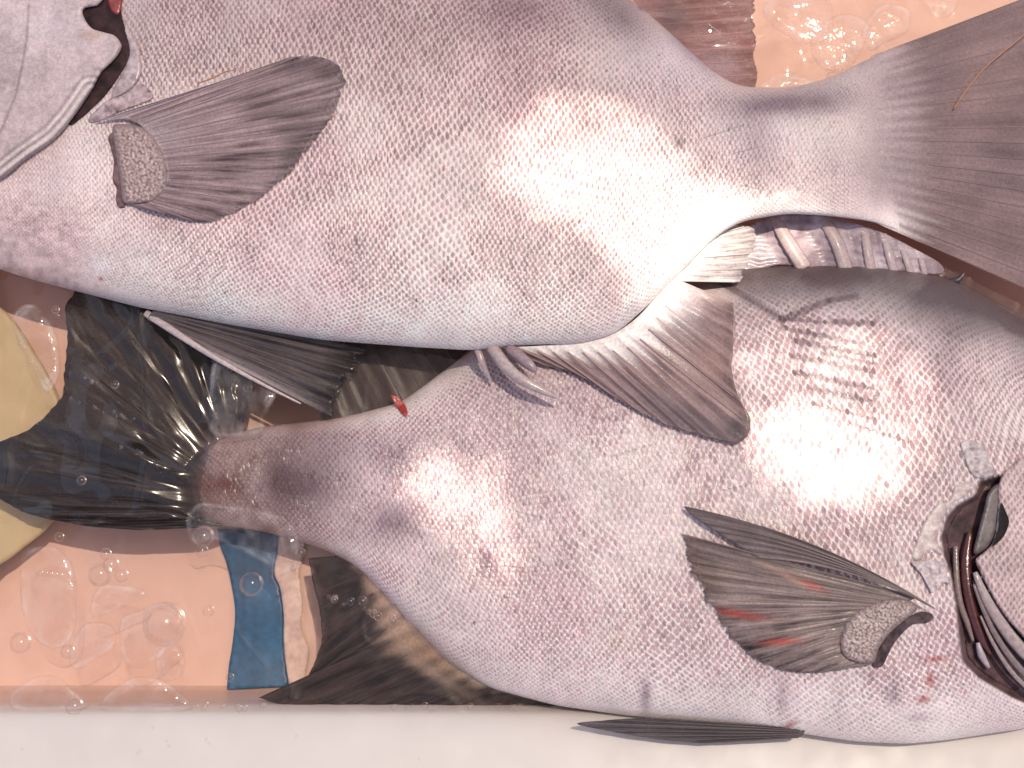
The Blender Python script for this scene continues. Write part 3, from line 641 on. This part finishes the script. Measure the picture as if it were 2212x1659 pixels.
# ------------------------------------------------------------------ lower fish (head at the right)
fl = tag(empty('fish'), 'silvery mauve fish half sunk below the other, black tail in the water', 'fish')
PECL = [(1476, 1094), (1560, 1104), (1640, 1130), (1722, 1160), (1830, 1200), (1930, 1250), (2028, 1325), (1975, 1400), (1890, 1436), (1770, 1454), (1690, 1450), (1600, 1404), (1540, 1340), (1510, 1280), (1480, 1225), (1460, 1150), (1490, 1148)]
CAV = [(2155, 1022), (2112, 1034), (2100, 1066), (2062, 1087), (2040, 1112), (2026, 1157), (2032, 1202), (2046, 1240), (2058, 1304), (2064, 1369), (2072, 1431), (2110, 1470), (2182, 1512), (2290, 1560), (2330, 1500), (2280, 1400), (2230, 1300), (2200, 1200), (2200, 1090), (2190, 1030)]
ANUP = [(1020, 757), (1250, 742), (1330, 720), (1480, 575), (1600, 470), (1640, 480), (1620, 600), (1590, 660), (1590, 830), (1624, 900), (1610, 955), (1500, 940), (1300, 840)]
LO.cav = (CAV, .0075)
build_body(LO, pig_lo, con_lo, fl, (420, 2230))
HID = [(0, 570), (300, 664), (700, 735), (1020, 757), (1250, 742), (1330, 720), (1480, 578), (1600, 478), (2300, 400), (2300, -100), (0, -100)]
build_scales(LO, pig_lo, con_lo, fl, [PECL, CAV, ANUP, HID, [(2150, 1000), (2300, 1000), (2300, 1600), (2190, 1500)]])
zl = LO.z
# tail, mostly under water; its lower rays break the surface
def z_ltail(x, y, u, v):
    f = sstep(.32, .62, v); r = sstep(.02, .26, u); return (1 - r) * (LO.z(x, y) - .0004 + .0008 * sstep(0, .08, u)) + r * (-.011 * (1 - f) + (-.0016) * f - .004 * (1 - u) * f - .001 * u + .0022 * f * np.sin(v * 46 + 2 * u) * np.sin(np.clip(u, 0, 1) * 3))
fin('tail_fin', fl, [(525, 932), (486, 962), (460, 1003), (448, 1045), (452, 1085), (466, 1116), (490, 1136)], [(560, 775), (400, 640), (200, 600), (143, 640), (139, 720), (134, 800), (128, 860), (70, 918), (20, 942), (-50, 975), (-75, 1015), (-20, 1070), (60, 1112), (180, 1136), (300, 1146)],
    z_ltail, 16, (.004, .003, .003), (.030, .019, .016), M_BLACK, .0009, .022, .5, 61, nu=90, raycol=1.0, mott=.5, sharp=1.3, raylen=.9, pig=lambda x, y: pig_lo(x, y) * .55, root=.14, ray0=.3, wild=.0052, flatroot=1.6)
def z_ldor(x, y, u, v): return -.0085 - .002 * u + .0006 * np.sin(v * 22)
fin('dorsal_fin', fl, [(690, 914), (780, 900), (880, 872), (950, 812), (1010, 758), (1100, 706)], [(700, 850), (720, 780), (760, 720), (840, 690), (930, 670), (1040, 650)], z_ldor, 10, (.022, .014, .013), (.08, .054, .048), M_WETFIN, .0006, .04, .5, 63, raycol=1.1)
def z_lan(x, y, u, v):
    r = sstep(0, .30, u); return (1 - r) * (LO.z(x, y) - .0004 + .0009 * sstep(0, .1, u)) + r * (-.004 - .0055 * np.sin(u * 2.2) - .0035 * u + .0035 * v)
fin('anal_fin', fl, [(786, 1196), (818, 1244), (878, 1310), (948, 1390), (1014, 1446), (1106, 1486), (1196, 1510)], [(662, 1206), (672, 1260), (690, 1340), (692, 1390), (660, 1462), (610, 1500), (548, 1512), (640, 1530), (800, 1532), (1000, 1528), (1200, 1530)], z_lan, 13, (.004, .003, .003), (.055, .036, .033), M_WETFIN, .0008, .03, .75, 65, pig=lambda x, y: pig_lo(x, y) * np.array([.58, .48, .39]), root=.34, ray0=.2, flatroot=2.5, gain=3.2, fringe=.5, wild=.001,
    blots=((866, 1380, 90, 14, 48, (.26, .18, .12), .6), (940, 1456, 90, 12, 32, (.30, .22, .17), .6), (790, 1225, 30, 22, 30, (.14, .085, .065), .5)), raycol=1.2)
def z_lpel(x, y, u, v): return .0195 + .001 * np.sin(v * 3) - .003 * u
fin('pelvic_fin', fl, [(1735, 1574), (1738, 1582), (1730, 1592)], [(1400, 1549), (1300, 1556), (1244, 1563), (1300, 1577), (1420, 1597), (1520, 1606)], z_lpel, 6, (.035, .027, .032), (.11, .085, .09), M_BLACK, .0008, .01, .6, 67, nu=46, raycol=1.1)
# pectoral: a lone upper ray bundle and the broad lower fan
def z_lpec(x, y, u, v): return zl(x, y) + .0034 + .003 * np.sin(np.clip(u, 0, 1) * 2.7) - .0037 * u
fin('pectoral_fin', fl, [(1985, 1290), (1950, 1300), (1880, 1312), (1838, 1340), (1816, 1380), (1820, 1415), (1850, 1432), (1885, 1434)],
    [(1458, 1148), (1464, 1180), (1480, 1228), (1500, 1272), (1514, 1300), (1545, 1345), (1572, 1382), (1600, 1408), (1645, 1434), (1698, 1452), (1768, 1454), (1838, 1440)],
    z_lpec, 14, (.020, .012, .013), (.38, .275, .255), M_FIN, .0005, .05, .72, 69, blots=((1480, 1200, 36, 60, 0, (.17, .10, .08), .6), (1590, 1326, 62, 8, 8, (.36, .05, .035), .85), (1690, 1386, 40, 7, -4, (.42, .07, .05), .85), (1755, 1265, 30, 7, 22, (.42, .04, .03), .7), (1700, 1245, 60, 6, 28, (.45, .24, .18), .6), (1560, 1185, 90, 14, 24, (.08, .055, .065), .5), (1520, 1245, 50, 30, 0, (.20, .13, .10), .5)), raycol=.85, mott=.6, sharp=1.6, fringe=.6)
fin('pectoral_edge', fl, [(2030, 1322), (2010, 1310), (1985, 1295)], [(1476, 1093), (1500, 1118), (1585, 1172), (1640, 1206)], lambda x, y, u, v: z_lpec(x, y, u, v) + .0030, 5, (.05, .034, .036), (.26, .195, .19), M_WETFIN, .0006, .0, .6, 71, nu=50, raycol=.9, raylen=.8, bend=.05)
patch('fin_root', fl, [(1970, 1300), (1930, 1292), (1880, 1305), (1840, 1330), (1818, 1365), (1816, 1405), (1838, 1428), (1884, 1434), (1900, 1398), (1930, 1360), (1980, 1318)], lambda x, y: zl(x, y) + .0043 + .0006 * sstep(.8, .1, cells(x, y, 6.5, 82)), grainy((.17, .11, .105), (.50, .39, .36), 5.5, 82), M_SKIN, 2.2, .004, edge=.0016, edge_w=16)
patch('shaded_axil', fl, [(1885, 1436), (1900, 1398), (1932, 1358), (1984, 1322), (2016, 1330), (2004, 1345), (1970, 1350), (1935, 1385), (1918, 1415), (1905, 1440)], lambda x, y: zl(x, y) + .0012, mottled((.035, .022, .026), (.12, .08, .09), 8, 83), M_DARK, 4, .001)  # gap beside the root, its shadow put in as dark colour
# gill opening
patch('gill_opening', fl, [(2100, 1075), (2075, 1100), (2056, 1125), (2045, 1160), (2054, 1210), (2066, 1260), (2078, 1310), (2084, 1370), (2096, 1425), (2150, 1470), (2200, 1490), (2190, 1420), (2140, 1330), (2118, 1250), (2116, 1190), (2128, 1120), (2140, 1060)], lambda x, y: zl(x, y) - .0070, mottled((.04, .022, .024), (.13, .072, .075), 22, 84), M_DARK, 5, .002)
patch('shoulder_skin', fl, [(2100, 1040), (2092, 1070), (2060, 1088), (2042, 1112), (2028, 1150), (2030, 1180), (2034, 1200), (2008, 1190), (1985, 1215), (1968, 1200), (1985, 1150), (2005, 1112), (2030, 1082), (2052, 1078), (2060, 1050)], lambda x, y: zl(x, y) + .0006, mottled((.36, .25, .25), (.60, .50, .47), 10, 85), M_SKIN, 4, .0014, edge=.001, edge_w=8)
patch('torn_skin', fl, [(1968, 1215), (2000, 1208), (2030, 1212), (2047, 1218), (2044, 1240), (2052, 1262), (2040, 1258), (2030, 1270), (2012, 1282), (2002, 1262), (1990, 1240)], lambda x, y: zl(x, y) + .0010 + .0010 * vn(x, y, 9, 86), mottled((.34, .25, .26), (.60, .51, .51), 7, 87), M_SKIN, 3, .001, smooth_n=1)
patch('bruise', fl, [(2075, 960), (2095, 950), (2125, 965), (2140, 1000), (2150, 1022), (2120, 1034), (2095, 1020), (2085, 990)], lambda x, y: zl(x, y) + .0004 + .0005 * vn(x, y, 7, 88), mottled((.26, .19, .20), (.55, .47, .47), 10, 89), M_SKIN, 3, .001, edge=.0004, edge_w=12)
tube('gill_arch', fl, [(a, b, float(zl(np.array([a]), np.array([b]))[0]) - .0040) for a, b in ((2064, 1180), (2066, 1250), (2074, 1304), (2089, 1345), (2102, 1385))], [5, 7, 7, 6, 3], M_FLESH, (.22, .155, .14))
tube('gill_filaments', fl, [(a, b, float(zl(np.array([a]), np.array([b]))[0]) - .0046) for a, b in ((2095, 1150), (2086, 1210), (2089, 1266), (2101, 1322), (2119, 1375), (2140, 1412))], [6, 12, 13, 13, 12, 5], M_FLESH, (.09, .022, .022))
tube('gill_arch', fl, [(a, b, float(zl(np.array([a]), np.array([b]))[0]) - .0038) for a, b in ((2112, 1388), (2120, 1415), (2136, 1442))], [4, 8, 4], M_FLESH, (.42, .33, .35))
def z_cov(x, y): return zl(x, y) + .0024
COV = [(2164, 1030), (2180, 1010), (2230, 980), (2330, 990), (2450, 1050), (2560, 1150), (2600, 1230), (2540, 1330), (2420, 1440), (2330, 1490), (2270, 1440), (2212, 1379), (2163, 1322), (2132, 1266), (2112, 1226), (2108, 1208), (2124, 1194), (2142, 1176), (2150, 1150), (2154, 1120), (2156, 1085), (2156, 1055)]
def c_cov(x, y, d):
    c = pig_lo(x, y) * np.array([.70, .62, .63]); nr, i, j = LO.near(x * 1.0, y * 1.0); k = sstep(.9, .5, nr)[:, None] * .85; c = c * (1 - k) + k * c * ALM; c = c * (.75 + .5 * fbm(x, y, 24, 45))[:, None]
    return c
patch('gill_cover', fl, COV, lambda x, y: z_cov(x, y) + .0004 * fbm(x, y, 10, 90) - .0004 * sstep(1., .5, LO.near(x, y)[0]), c_cov, M_SKIN, 3, .003, edge=.0018, edge_w=12)
patch('cover_membrane', fl, [(2160, 1045), (2136, 1062), (2125, 1100), (2112, 1150), (2103, 1195), (2125, 1190), (2146, 1165), (2162, 1120), (2166, 1080)], lambda x, y: zl(x, y) + .0008, mottled((.085, .062, .064), (.16, .125, .125), 20, 91), M_SKIN, 4, .001, edge=.0012, edge_w=10)
patch('cover_notch', fl, [(2163, 1086), (2172, 1104), (2180, 1126), (2172, 1152), (2158, 1170), (2143, 1180), (2150, 1160), (2157, 1140), (2158, 1112)], lambda x, y: z_cov(x, y) + .0007, flat((.008, .005, .006)), M_DARK, 3, .001, smooth_n=3)
for k, (pts, rr, cc) in enumerate((([(2106, 1236), (2130, 1292), (2165, 1350), (2212, 1408), (2290, 1480)], [5, 10, 12, 13, 10], (.36, .27, .265)), ([(2104, 1262), (2126, 1320), (2156, 1380), (2200, 1440), (2270, 1510)], [3, 5, 6, 7, 7], (.20, .14, .14)), ([(2118, 1330), (2146, 1390), (2186, 1452), (2240, 1505)], [2, 4, 5, 5], (.30, .22, .22)))):
    tube('gill_ray', fl, [(a, b, float(zl(np.array([a]), np.array([b]))[0]) + (.0022 - .0008 * k)) for a, b in pts], rr, M_FLESH, cc, flat_=.5)
# spiny dorsal fin standing along the back
MEMB = [(1595, 505), (1640, 478), (1720, 462), (1800, 470), (1900, 500), (1990, 545), (2034, 572), (2030, 592), (1960, 588), (1850, 580), (1760, 578), (1680, 572), (1620, 590), (1590, 560)]
SPN = [[(1672, 470), (1700, 520), (1738, 580)], [(1772, 468), (1806, 520), (1828, 584)], [(1866, 490), (1874, 540), (1882, 586)], [(1908, 505), (1920, 548), (1932, 590)], [(1945, 525), (1958, 560), (1968, 592)], [(1985, 545), (1992, 570), (1998, 594)]]
def z_mem(x, y):
    d = np.min(np.stack([polydist(x, y, s_, False) for s_ in SPN]), 0); return .0095 - .0028 * sstep(4, 40, d) + .0003 * np.sin(y * .35 + vn(x, y, 20, 95) * 3)
mem = patch('dorsal_fin', fl, MEMB, z_mem, mottled((.26, .185, .205), (.52, .42, .45), 26, 96), M_WETFIN, 5, .0008)
for k, s_ in enumerate(SPN):
    r0 = [12, 11, 8, 7, 6, 5][k]
    tube('spine', mem, [(s_[0][0], s_[0][1], .0085), (s_[1][0], s_[1][1], .0098), (s_[2][0], s_[2][1], .0092)], [r0 * 1.1, r0 * 1.4, r0 * 1.5], M_WETFIN, (.42, .32, .315), flat_=.32)
tube('spine', fl, [(2052, 612, .010), (2068, 606, .0115), (2080, 594, .013), (2083, 588, .0135)], [10, 8, 3, .8], M_FLESH, (.03, .025, .027))

# ------------------------------------------------------------------ things in the water
zs = FLOOR + .022
tag(patch('slab', None, [(-120, 600), (-5, 660), (40, 705), (84, 775), (125, 850), (142, 920), (150, 1000), (140, 1080), (108, 1136), (50, 1184), (0, 1220), (-120, 1280)], lambda x, y: np.full(len(x), zs) + 0 * x, mottled((.46, .395, .225), (.51, .445, .265), 90, 97), M_SLAB, 8, .020, edge=.0015, edge_w=10), 'beige plastic slab sunk under the black tail', 'slab')
ls = empty('label_strip'); tag(ls, 'blue strip with a pale margin on the tub bottom', 'strip')
zz = FLOOR + .0035
wob = lambda y, a: a * np.sin(y * .035) 
LB = [(470, 1142), (476, 1180), (488, 1212), (500, 1262), (508, 1320), (502, 1390), (494, 1440), (490, 1490)]
LR = [(602, 1150), (598, 1200), (592, 1240), (604, 1270), (612, 1330), (612, 1380), (616, 1430), (624, 1482)]
LW = [(664, 1140), (656, 1200), (648, 1240), (654, 1300), (652, 1360), (668, 1400), (664, 1440), (655, 1478)]
patch('blue_band', ls, smooth_poly(LB, False, 5).tolist() + smooth_poly(LR[::-1], False, 5).tolist(), lambda x, y: np.full(len(x), zz) + .0008 * np.sin(y * .03), lambda x, y, d: np.array([.026, .135, .29]) * (.60 + .55 * vn(x * .9, y * .10, 11, 98) + .35 * vn(x, y, 40, 97))[:, None], M_STRIP, 7, .0012, smooth_n=1)
patch('pale_band', ls, smooth_poly([(a + 1, b) for a, b in LR], False, 5).tolist() + smooth_poly(LW[::-1], False, 5).tolist(), lambda x, y: np.full(len(x), zz - .0003) + .0008 * np.sin(y * .03), mottled((.60, .58, .57), (.72, .70, .68), 40, 99), M_STRIP, 7, .0012, smooth_n=1)
tag(patch('flake', None, [(844, 853), (858, 857), (872, 870), (880, 888), (878, 900), (868, 894), (856, 878)], lambda x, y: np.maximum(np.minimum(LO.z(x, y) + .0008, .006), .0004) + .0004 * vn(x, y, 8, 1), mottled((.28, .03, .022), (.42, .07, .05), 8, 2), M_FLESH, 3, .0007), 'small bright red flake floating beside the lower fish', 'flake')
tag(tube('fibre', None, [(2060, 236, .0190), (2090, 190, .0192), (2140, 135, .0195), (2216, 72, .0195), (2240, 50, .019)], [1.6, 1.5, 1.5, 1.4, 1.2], M_FIBRE), 'thin orange brown fibre lying across the grey tail', 'fibre')
tag(tube('fibre', None, [(428, 180, .0512), (455, 170, .0522), (470, 163, .0524), (490, 154, .0525), (508, 152, .0520)], [1.2, 1.8, 1.6, 1.4, 1.0], M_FIBRE), 'short curled orange fibre at the upper fish\'s pectoral fin', 'fibre')

# melting ice afloat, and one sheet put in for a water reflection
ICE = [([(55, 1190), (120, 1182), (158, 1225), (166, 1300), (160, 1370), (125, 1402), (80, 1385), (50, 1330), (44, 1250)], .004, 'long clear ice lump with a bright middle left of blue strip'),
       ([(150, 1408), (180, 1350), (225, 1344), (250, 1362), (245, 1400), (200, 1430), (160, 1446)], .003, 'small clear ice lump beside the largest bubble'),
       ([(262, 1335), (300, 1318), (345, 1300), (385, 1320), (395, 1370), (370, 1400), (315, 1440), (275, 1440), (258, 1390)], .003, 'clear ice lump carrying the largest bubble'),
       ([(345, 1400), (385, 1395), (402, 1430), (385, 1465), (350, 1470), (335, 1440)], .003, 'little round ice lump below the largest bubble'),
       ([(20, 1500), (70, 1465), (120, 1460), (160, 1490), (190, 1525), (120, 1538), (40, 1535)], .004, 'flat clear ice lump against the white wall'),
       ([(215, 1530), (240, 1490), (290, 1462), (350, 1468), (395, 1500), (412, 1530), (320, 1540)], .004, 'domed clear ice lump against the white wall'),
       ([(195, 1305), (215, 1265), (250, 1262), (300, 1270), (318, 1286), (270, 1310), (225, 1330), (200, 1332)], .0025, 'thin wedge of clear ice under the triple bubbles'),
       ([(402, 1140), (405, 1110), (430, 1085), (470, 1088), (560, 1100), (625, 1125), (646, 1165), (640, 1215), (605, 1245), (560, 1210), (470, 1170), (420, 1175)], .003, 'clear ice sheet lapping the black tail stalk and blue strip'),
       ([(1650, 8), (1720, -10), (1790, 0), (1800, 60), (1780, 90), (1740, 100), (1700, 78), (1660, 50)], .004, 'clear ice lump beside the brown dorsal fin'),
       ([(1750, 90), (1790, 40), (1840, 30), (1880, 60), (1850, 130), (1820, 155), (1775, 150)], .004, 'clear ice lump between the dorsal fin and grey tail'),
       ([(1860, 70), (1900, 10), (1960, 15), (1968, 40), (1960, 70), (1910, 95), (1880, 110)], .004, 'bright clear ice lump by the grey tail edge'),
       ([(1980, -20), (2060, -30), (2070, 10), (2045, 38), (2010, 30)], .003, 'small clear ice lump at the grey tail edge'),
       ([(1640, 190), (1662, 168), (1700, 158), (1750, 172), (1770, 182), (1700, 196)], .002, 'flat sliver of ice along the grey tail stalk'),
       ([(25, 690), (45, 660), (80, 660), (118, 712), (130, 765), (128, 815), (100, 850), (70, 800), (40, 740)], .004, 'oval clear ice lump over the beige slab'),
       ([(455, 800), (470, 775), (520, 780), (570, 800), (600, 840), (575, 900), (560, 938), (460, 940), (452, 870)], .002, 'clear sheet added for the water reflection over the black tail stalk')]  # last entry shapes a reflection on the water, not ice
for pts, hh, lab in ICE:
    cxy = np.mean(pts, 0)
    def zi(x, y, hh=hh, cxy=cxy): return hh * .35 + .0012 * (fbm(x, y, 40, int(cxy[0])) - .5)
    tag(patch('ice_lump', None, pts, zi, lambda x, y, d: (blob(d, 0 * d, 7, 0, 3.2, 1) + .6 * blob(d, 0 * d, 17, 0, 3, 1) * (vn(x, y, 22, 4) > .5))[:, None] * np.ones(3), M_ICE, 5, hh + .004, smooth_n=6, edge=hh * .6, edge_w=26), lab, 'ice', 'melting ice lumps afloat in the tub')  # pale rim lines painted in for light caught at the edges

# bubbles
def bubble_mesh(nseg=20):
    V = []; rings = []
    for k, ph in enumerate(np.linspace(0, math.pi / 2, 7)[:-1]): rings.append((math.cos(ph), math.sin(ph) * .72))
    prof_ = [(1.30, -.02), (1.14, .03), (1.05, .07)] + rings
    th = np.linspace(0, 2 * math.pi, nseg + 1)[:-1]
    for r, z in prof_: V += [(r * math.cos(a), r * math.sin(a), z) for a in th]
    a = np.arange(len(prof_) * nseg).reshape(-1, nseg); F = np.stack([a[:-1], np.roll(a[:-1], -1, 1), np.roll(a[1:], -1, 1), a[1:]], -1).reshape(-1, 4)
    V.append((0, 0, .72)); t_ = len(V) - 1; cap = np.array([[a[-1, k], a[-1, (k + 1) % nseg], t_] for k in range(nseg)])
    return np.array(V), [F, cap]
BV, BF = bubble_mesh()
b0 = None
def bubble(x, y, r, lab, grp, z=None):
    global b0
    p = at(x, y, 0.); p = at(x, y, float(ripple(p[0], p[1])) + .0001 if z is None else z)
    if b0 is None: o = b0 = mesh('bubble', BV, BF, M_BUB, None, np.repeat((np.arange(len(BV)) < 80).astype(float)[:, None], 3, 1))
    else: o = bpy.data.objects.new('bubble', b0.data); col.objects.link(o)
    o.location = p; o.scale = (r * S,) * 3
    tag(o, lab, 'bubble', grp); return o
SING = [(355, 1348, 36, 'largest clear bubble, afloat alone beside the blue strip'), (543, 1262, 20, 'clear bubble over the middle of the blue strip'), (44, 1389, 18, 'clear bubble at the lower end of long ice lump'), (146, 1408, 12, 'small bubble at the tip of small ice lump'),
        (497, 1463, 7, 'tiny ring bubble on lower corner of blue strip'), (450, 1319, 10, 'faint small bubble between largest bubble and blue strip'), (439, 1159, 18, 'clear bubble under the black tail edge beside the blue strip'), (436, 1190, 11, 'smaller bubble just below another beside the blue strip'), (160, 1526, 15, 'bubble at the white wall between two flat ice lumps'), (176, 1038, 8, 'bubble on the wet lower lobe of black tail'), (248, 831, 7, 'bubble on the sunk upper lobe of black tail'), (534, 838, 7, 'bubble on the clear sheet over the tail stalk'), (128, 1160, 8, 'small bubble just below black tail by beige slab')]
for x, y, r, lab in SING: bubble(x, y, r, lab, 'single bubbles on the water')
for x, y, r, lab in ((216, 1241, 20, 'largest bubble of the cluster of four between tail and lone big bubble'), (239, 1220, 14, 'middle bubble of the cluster of four, touching all three others'), (262, 1243, 12, 'small bubble of the cluster of four, on the side of blue strip'), (228, 1197, 10, 'smallest bubble of the cluster of four, on the side of black tail')): bubble(x, y, r, lab, 'cluster of four bubbles')
for k in range(5): bubble(86 + 10.8 * k, 1238 + 1.2 * k, 5 - .4 * (k % 2), 'tiny bubble in the short row over long ice lump', 'short row of tiny bubbles')
for x, y, r in ((650, 1194, 8), (650, 1180, 4), (636, 1217, 5), (633, 1227, 6), (643, 1206, 3.5)): bubble(x, y, r, 'tiny bubble in the chain right of blue strip', 'chain of bubbles by the pale margin')
for x, y, r in ((120, 669, 7), (123, 682, 4), (42, 742, 4), (48, 750, 3.5), (66, 782, 3), (114, 776, 5), (110, 800, 4)): bubble(x, y, r, 'tiny bubble around the oval ice lump over beige slab', 'bubbles round the oval ice')
rnd = random.Random(4)
for k in range(26):
    x = rnd.choice([rnd.uniform(405, 570), rnd.uniform(840, 930), rnd.uniform(930, 1130), rnd.uniform(1150, 1230)]); bubble(x, 1527 + rnd.uniform(-5, 4) + (3 if x > 900 else 0), rnd.uniform(3, 7), 'tiny foam bubble along the waterline on the white wall', 'foam bubbles along the white wall')
for k in range(16):
    t = rnd.random(); bubble(700 + 180 * t + rnd.uniform(-12, 12), 1280 + 62 * t + rnd.uniform(-12, 12), rnd.uniform(3, 9), 'small foam bubble on the lower fish\'s black anal fin', 'foam bubbles on the black anal fin')
for x, y, r in ((1560, -2, 12), (1575, 10, 6), (1742, 92, 6), (1700, 74, 5), (1930, 42, 5), (1790, 150, 5), (1660, 52, 4)): bubble(x, y, r, 'small bubble among ice beside the upper fish\'s dorsal fin', 'bubbles by the brown dorsal fin')

# beads of water clinging to skin and fins
def drops(name, parent, pts):
    base, fcs = [], []
    th = np.linspace(0, 2 * math.pi, 9)[:-1]; P = [(math.cos(a), math.sin(a), 0) for a in th] + [(.7 * math.cos(a), .7 * math.sin(a), .45) for a in th] + [(0, 0, .62)]
    P = np.array(P); f4 = np.array([[k, (k + 1) % 8, 8 + (k + 1) % 8, 8 + k] for k in range(8)]); f3 = np.array([[8 + k, 8 + (k + 1) % 8, 16] for k in range(8)])
    V = []; F4 = []; F3 = []
    for k, (x, y, z, r, e, a) in enumerate(pts):
        w_ = at(x, y, z); q = P * r * S; q = q * np.array([e, 1, 1]); c, s_ = math.cos(a), math.sin(a)
        q = np.stack([q[:, 0] * c - q[:, 1] * s_, q[:, 0] * s_ + q[:, 1] * c, q[:, 2]], -1); V.append(q + w_); F4.append(f4 + 17 * k); F3.append(f3 + 17 * k)
    o = mesh(name, np.concatenate(V), [np.concatenate(F4), np.concatenate(F3)], M_DROP, parent); o['kind'] = 'stuff'
rr = random.Random(9)
def along(pts, n, zf, spread, r0, r1):
    out = []; q = resample(np.array(pts, float), np.sort([rr.random() for _ in range(n)]))
    for x, y in q:
        x += rr.gauss(0, spread); y += rr.gauss(0, spread); out.append((x, y, float(zf(np.array([x]), np.array([y]))[0]), rr.uniform(r0, r1), rr.uniform(.8, 1.6), rr.uniform(0, 3)))
    return out
D1 = along([(200, 245), (260, 250), (300, 262), (335, 290), (352, 330), (362, 380), (360, 420)], 60, lambda x, y: zu(x, y) + .0074, 5, 2, 5) + along([(1230, 752), (1290, 760), (1380, 705), (1400, 720)], 14, lambda x, y: np.maximum(zl(x, y) + .004, .031), 4, 1.5, 5) + along([(1180, 790), (1260, 815), (1400, 900), (1540, 950), (1610, 930)], 30, lambda x, y: zl(x, y) + .004, 5, 2, 4.5)
D1 += along([(930, 430), (960, 470), (1000, 440), (1050, 440)], 40, lambda x, y: zu(x, y) + .0002, 14, 2, 5) + along([(1960, 470), (1990, 500), (2100, 520)], 24, lambda x, y: 0 * x + .0175, 14, 1.2, 3)
drops('water_beads', fu, D1)
D2 = along([(135, 800), (230, 835)], 14, lambda x, y: 0 * x + .0022, 2, 1.5, 4) + along([(140, 860), (200, 880), (290, 910)], 18, lambda x, y: 0 * x + .002, 3, 1.2, 4) + along([(70, 905), (90, 915)], 12, lambda x, y: 0 * x + .002, 6, 1.5, 3.5) + along([(250, 960), (320, 990), (355, 1028)], 14, lambda x, y: 0 * x + .002, 3, 1.5, 4.5)
D2 += along([(2110, 1225), (2120, 1240), (2150, 1330)], 14, lambda x, y: zl(x, y) + .006, 4, 1.5, 3.5) + along([(1600, 1120), (1700, 1200), (1990, 1300)], 24, lambda x, y: zl(x, y) + .008, 10, 1.2, 3) + along([(1780, 500), (1890, 530), (1940, 560)], 20, lambda x, y: 0 * x + .0108, 14, 1.5, 4)
drops('water_beads', fl, D2)
wz = lambda x, y: 0 * x + .0010 + np.clip((y - 1534) * .00006, 0, .02)
D3 = []
for wxp, wyp in ((338, 1560), (330, 1572), (360, 1600), (365, 1612), (445, 1598), (452, 1606), (905, 1640), (1130, 1556), (48, 1618), (300, 1625), (640, 1590)):
    wp = at(wxp, wyp, .0); D3.append((wxp, wyp, float(np.interp(yw - wp[1], [q[0] for q in prof], [q[1] for q in prof])) + .0004, rr.uniform(2.5, 4.5), rr.uniform(.8, 2), rr.uniform(0, 3)))
drops('water_beads', tub, D3)

# ------------------------------------------------------------------ unseen cloth added to dim the sun, gaps cut to place light patches
H0 = 1.55
cen = SUN * (H0 / SUN[2])
GAPS = [  # outline of each wanted sun patch, share of cells cut away
    ([(1110, 400), (1180, 330), (1290, 300), (1400, 320), (1500, 385), (1560, 420), (1600, 440), (1640, 456), (1560, 520), (1510, 575), (1440, 625), (1380, 608), (1358, 550), (1320, 502), (1240, 455)], 1.),
    ([(1070, 395), (1110, 260), (1180, 190), (1300, 180), (1400, 240), (1500, 340), (1620, 400), (1760, 420), (1860, 440), (1800, 500), (1680, 540), (1600, 620), (1440, 670), (1340, 620), (1300, 530), (1180, 470)], .55),
    ([(1640, 905), (1720, 860), (1830, 885), (1930, 938), (1975, 970), (1935, 1035), (1850, 1080), (1770, 1070), (1690, 1010), (1630, 950)], 1.),
    ([(1590, 920), (1610, 770), (1720, 690), (1880, 700), (2010, 790), (2030, 950), (1970, 1070), (1830, 1130), (1690, 1070)], .25),
    ([(890, 1010), (930, 945), (1020, 935), (1085, 980), (1095, 1070), (1140, 1180), (1120, 1265), (1060, 1225), (1020, 1140), (920, 1080)], .50)]
cell = .004
fx = np.arange(-.36, .36 + 1e-6, cell); fy = np.arange(-.30, .30 + 1e-6, cell)
xs = np.r_[-.86 - cen[0], fx, 1.5]; ys = np.r_[-.9 - cen[1], fy, 1.5]
QX, QY = np.meshgrid(xs, ys, indexing='ij'); sag = .02 * np.sin(QX * 3 + 1) * np.cos(QY * 2.5)
CV = np.stack([cen[0] + QX, cen[1] + QY, H0 + sag], -1).reshape(-1, 3); CF = gridF(len(xs), len(ys))
fc = CV[CF].mean(1); drop = .038; tt = (fc[:, 2] - drop) / SUN[2]; gp = fc - tt[:, None] * SUN[None]
pxx, pyy = to_px(gp); keep = np.ones(len(CF), bool)
ci = np.arange(len(CF))
for gk, (gpoly, gone) in enumerate(GAPS): keep &= ~(inpoly(pxx, pyy, gpoly) & (hsh(ci, ci // 7, 90 + gk) <= gone))
mC, N, L = newmat('added_sun_mask')
o_ = N.new('ShaderNodeOutputMaterial'); tr = N.new('ShaderNodeBsdfTransparent'); df = N.new('ShaderNodeBsdfDiffuse'); tl = N.new('ShaderNodeBsdfTranslucent')
df.inputs[0].default_value = (.09, .07, .075, 1); tl.inputs[0].default_value = (.09, .07, .075, 1); tr.inputs[0].default_value = (1, 1, 1, 1)
m1 = N.new('ShaderNodeMixShader'); m1.inputs[0].default_value = .6; L.new(df.outputs[0], m1.inputs[1]); L.new(tl.outputs[0], m1.inputs[2])
m2 = N.new('ShaderNodeMixShader'); m2.inputs[0].default_value = .21; L.new(m1.outputs[0], m2.inputs[1]); L.new(tr.outputs[0], m2.inputs[2]); L.new(m2.outputs[0], o_.inputs[0])
cl = mesh('added_sun_mask', CV, CF[keep], mC)
tag(cl, 'added unseen cloth dimming the sun, gaps cut for light patches', 'shade cloth', kind='structure')
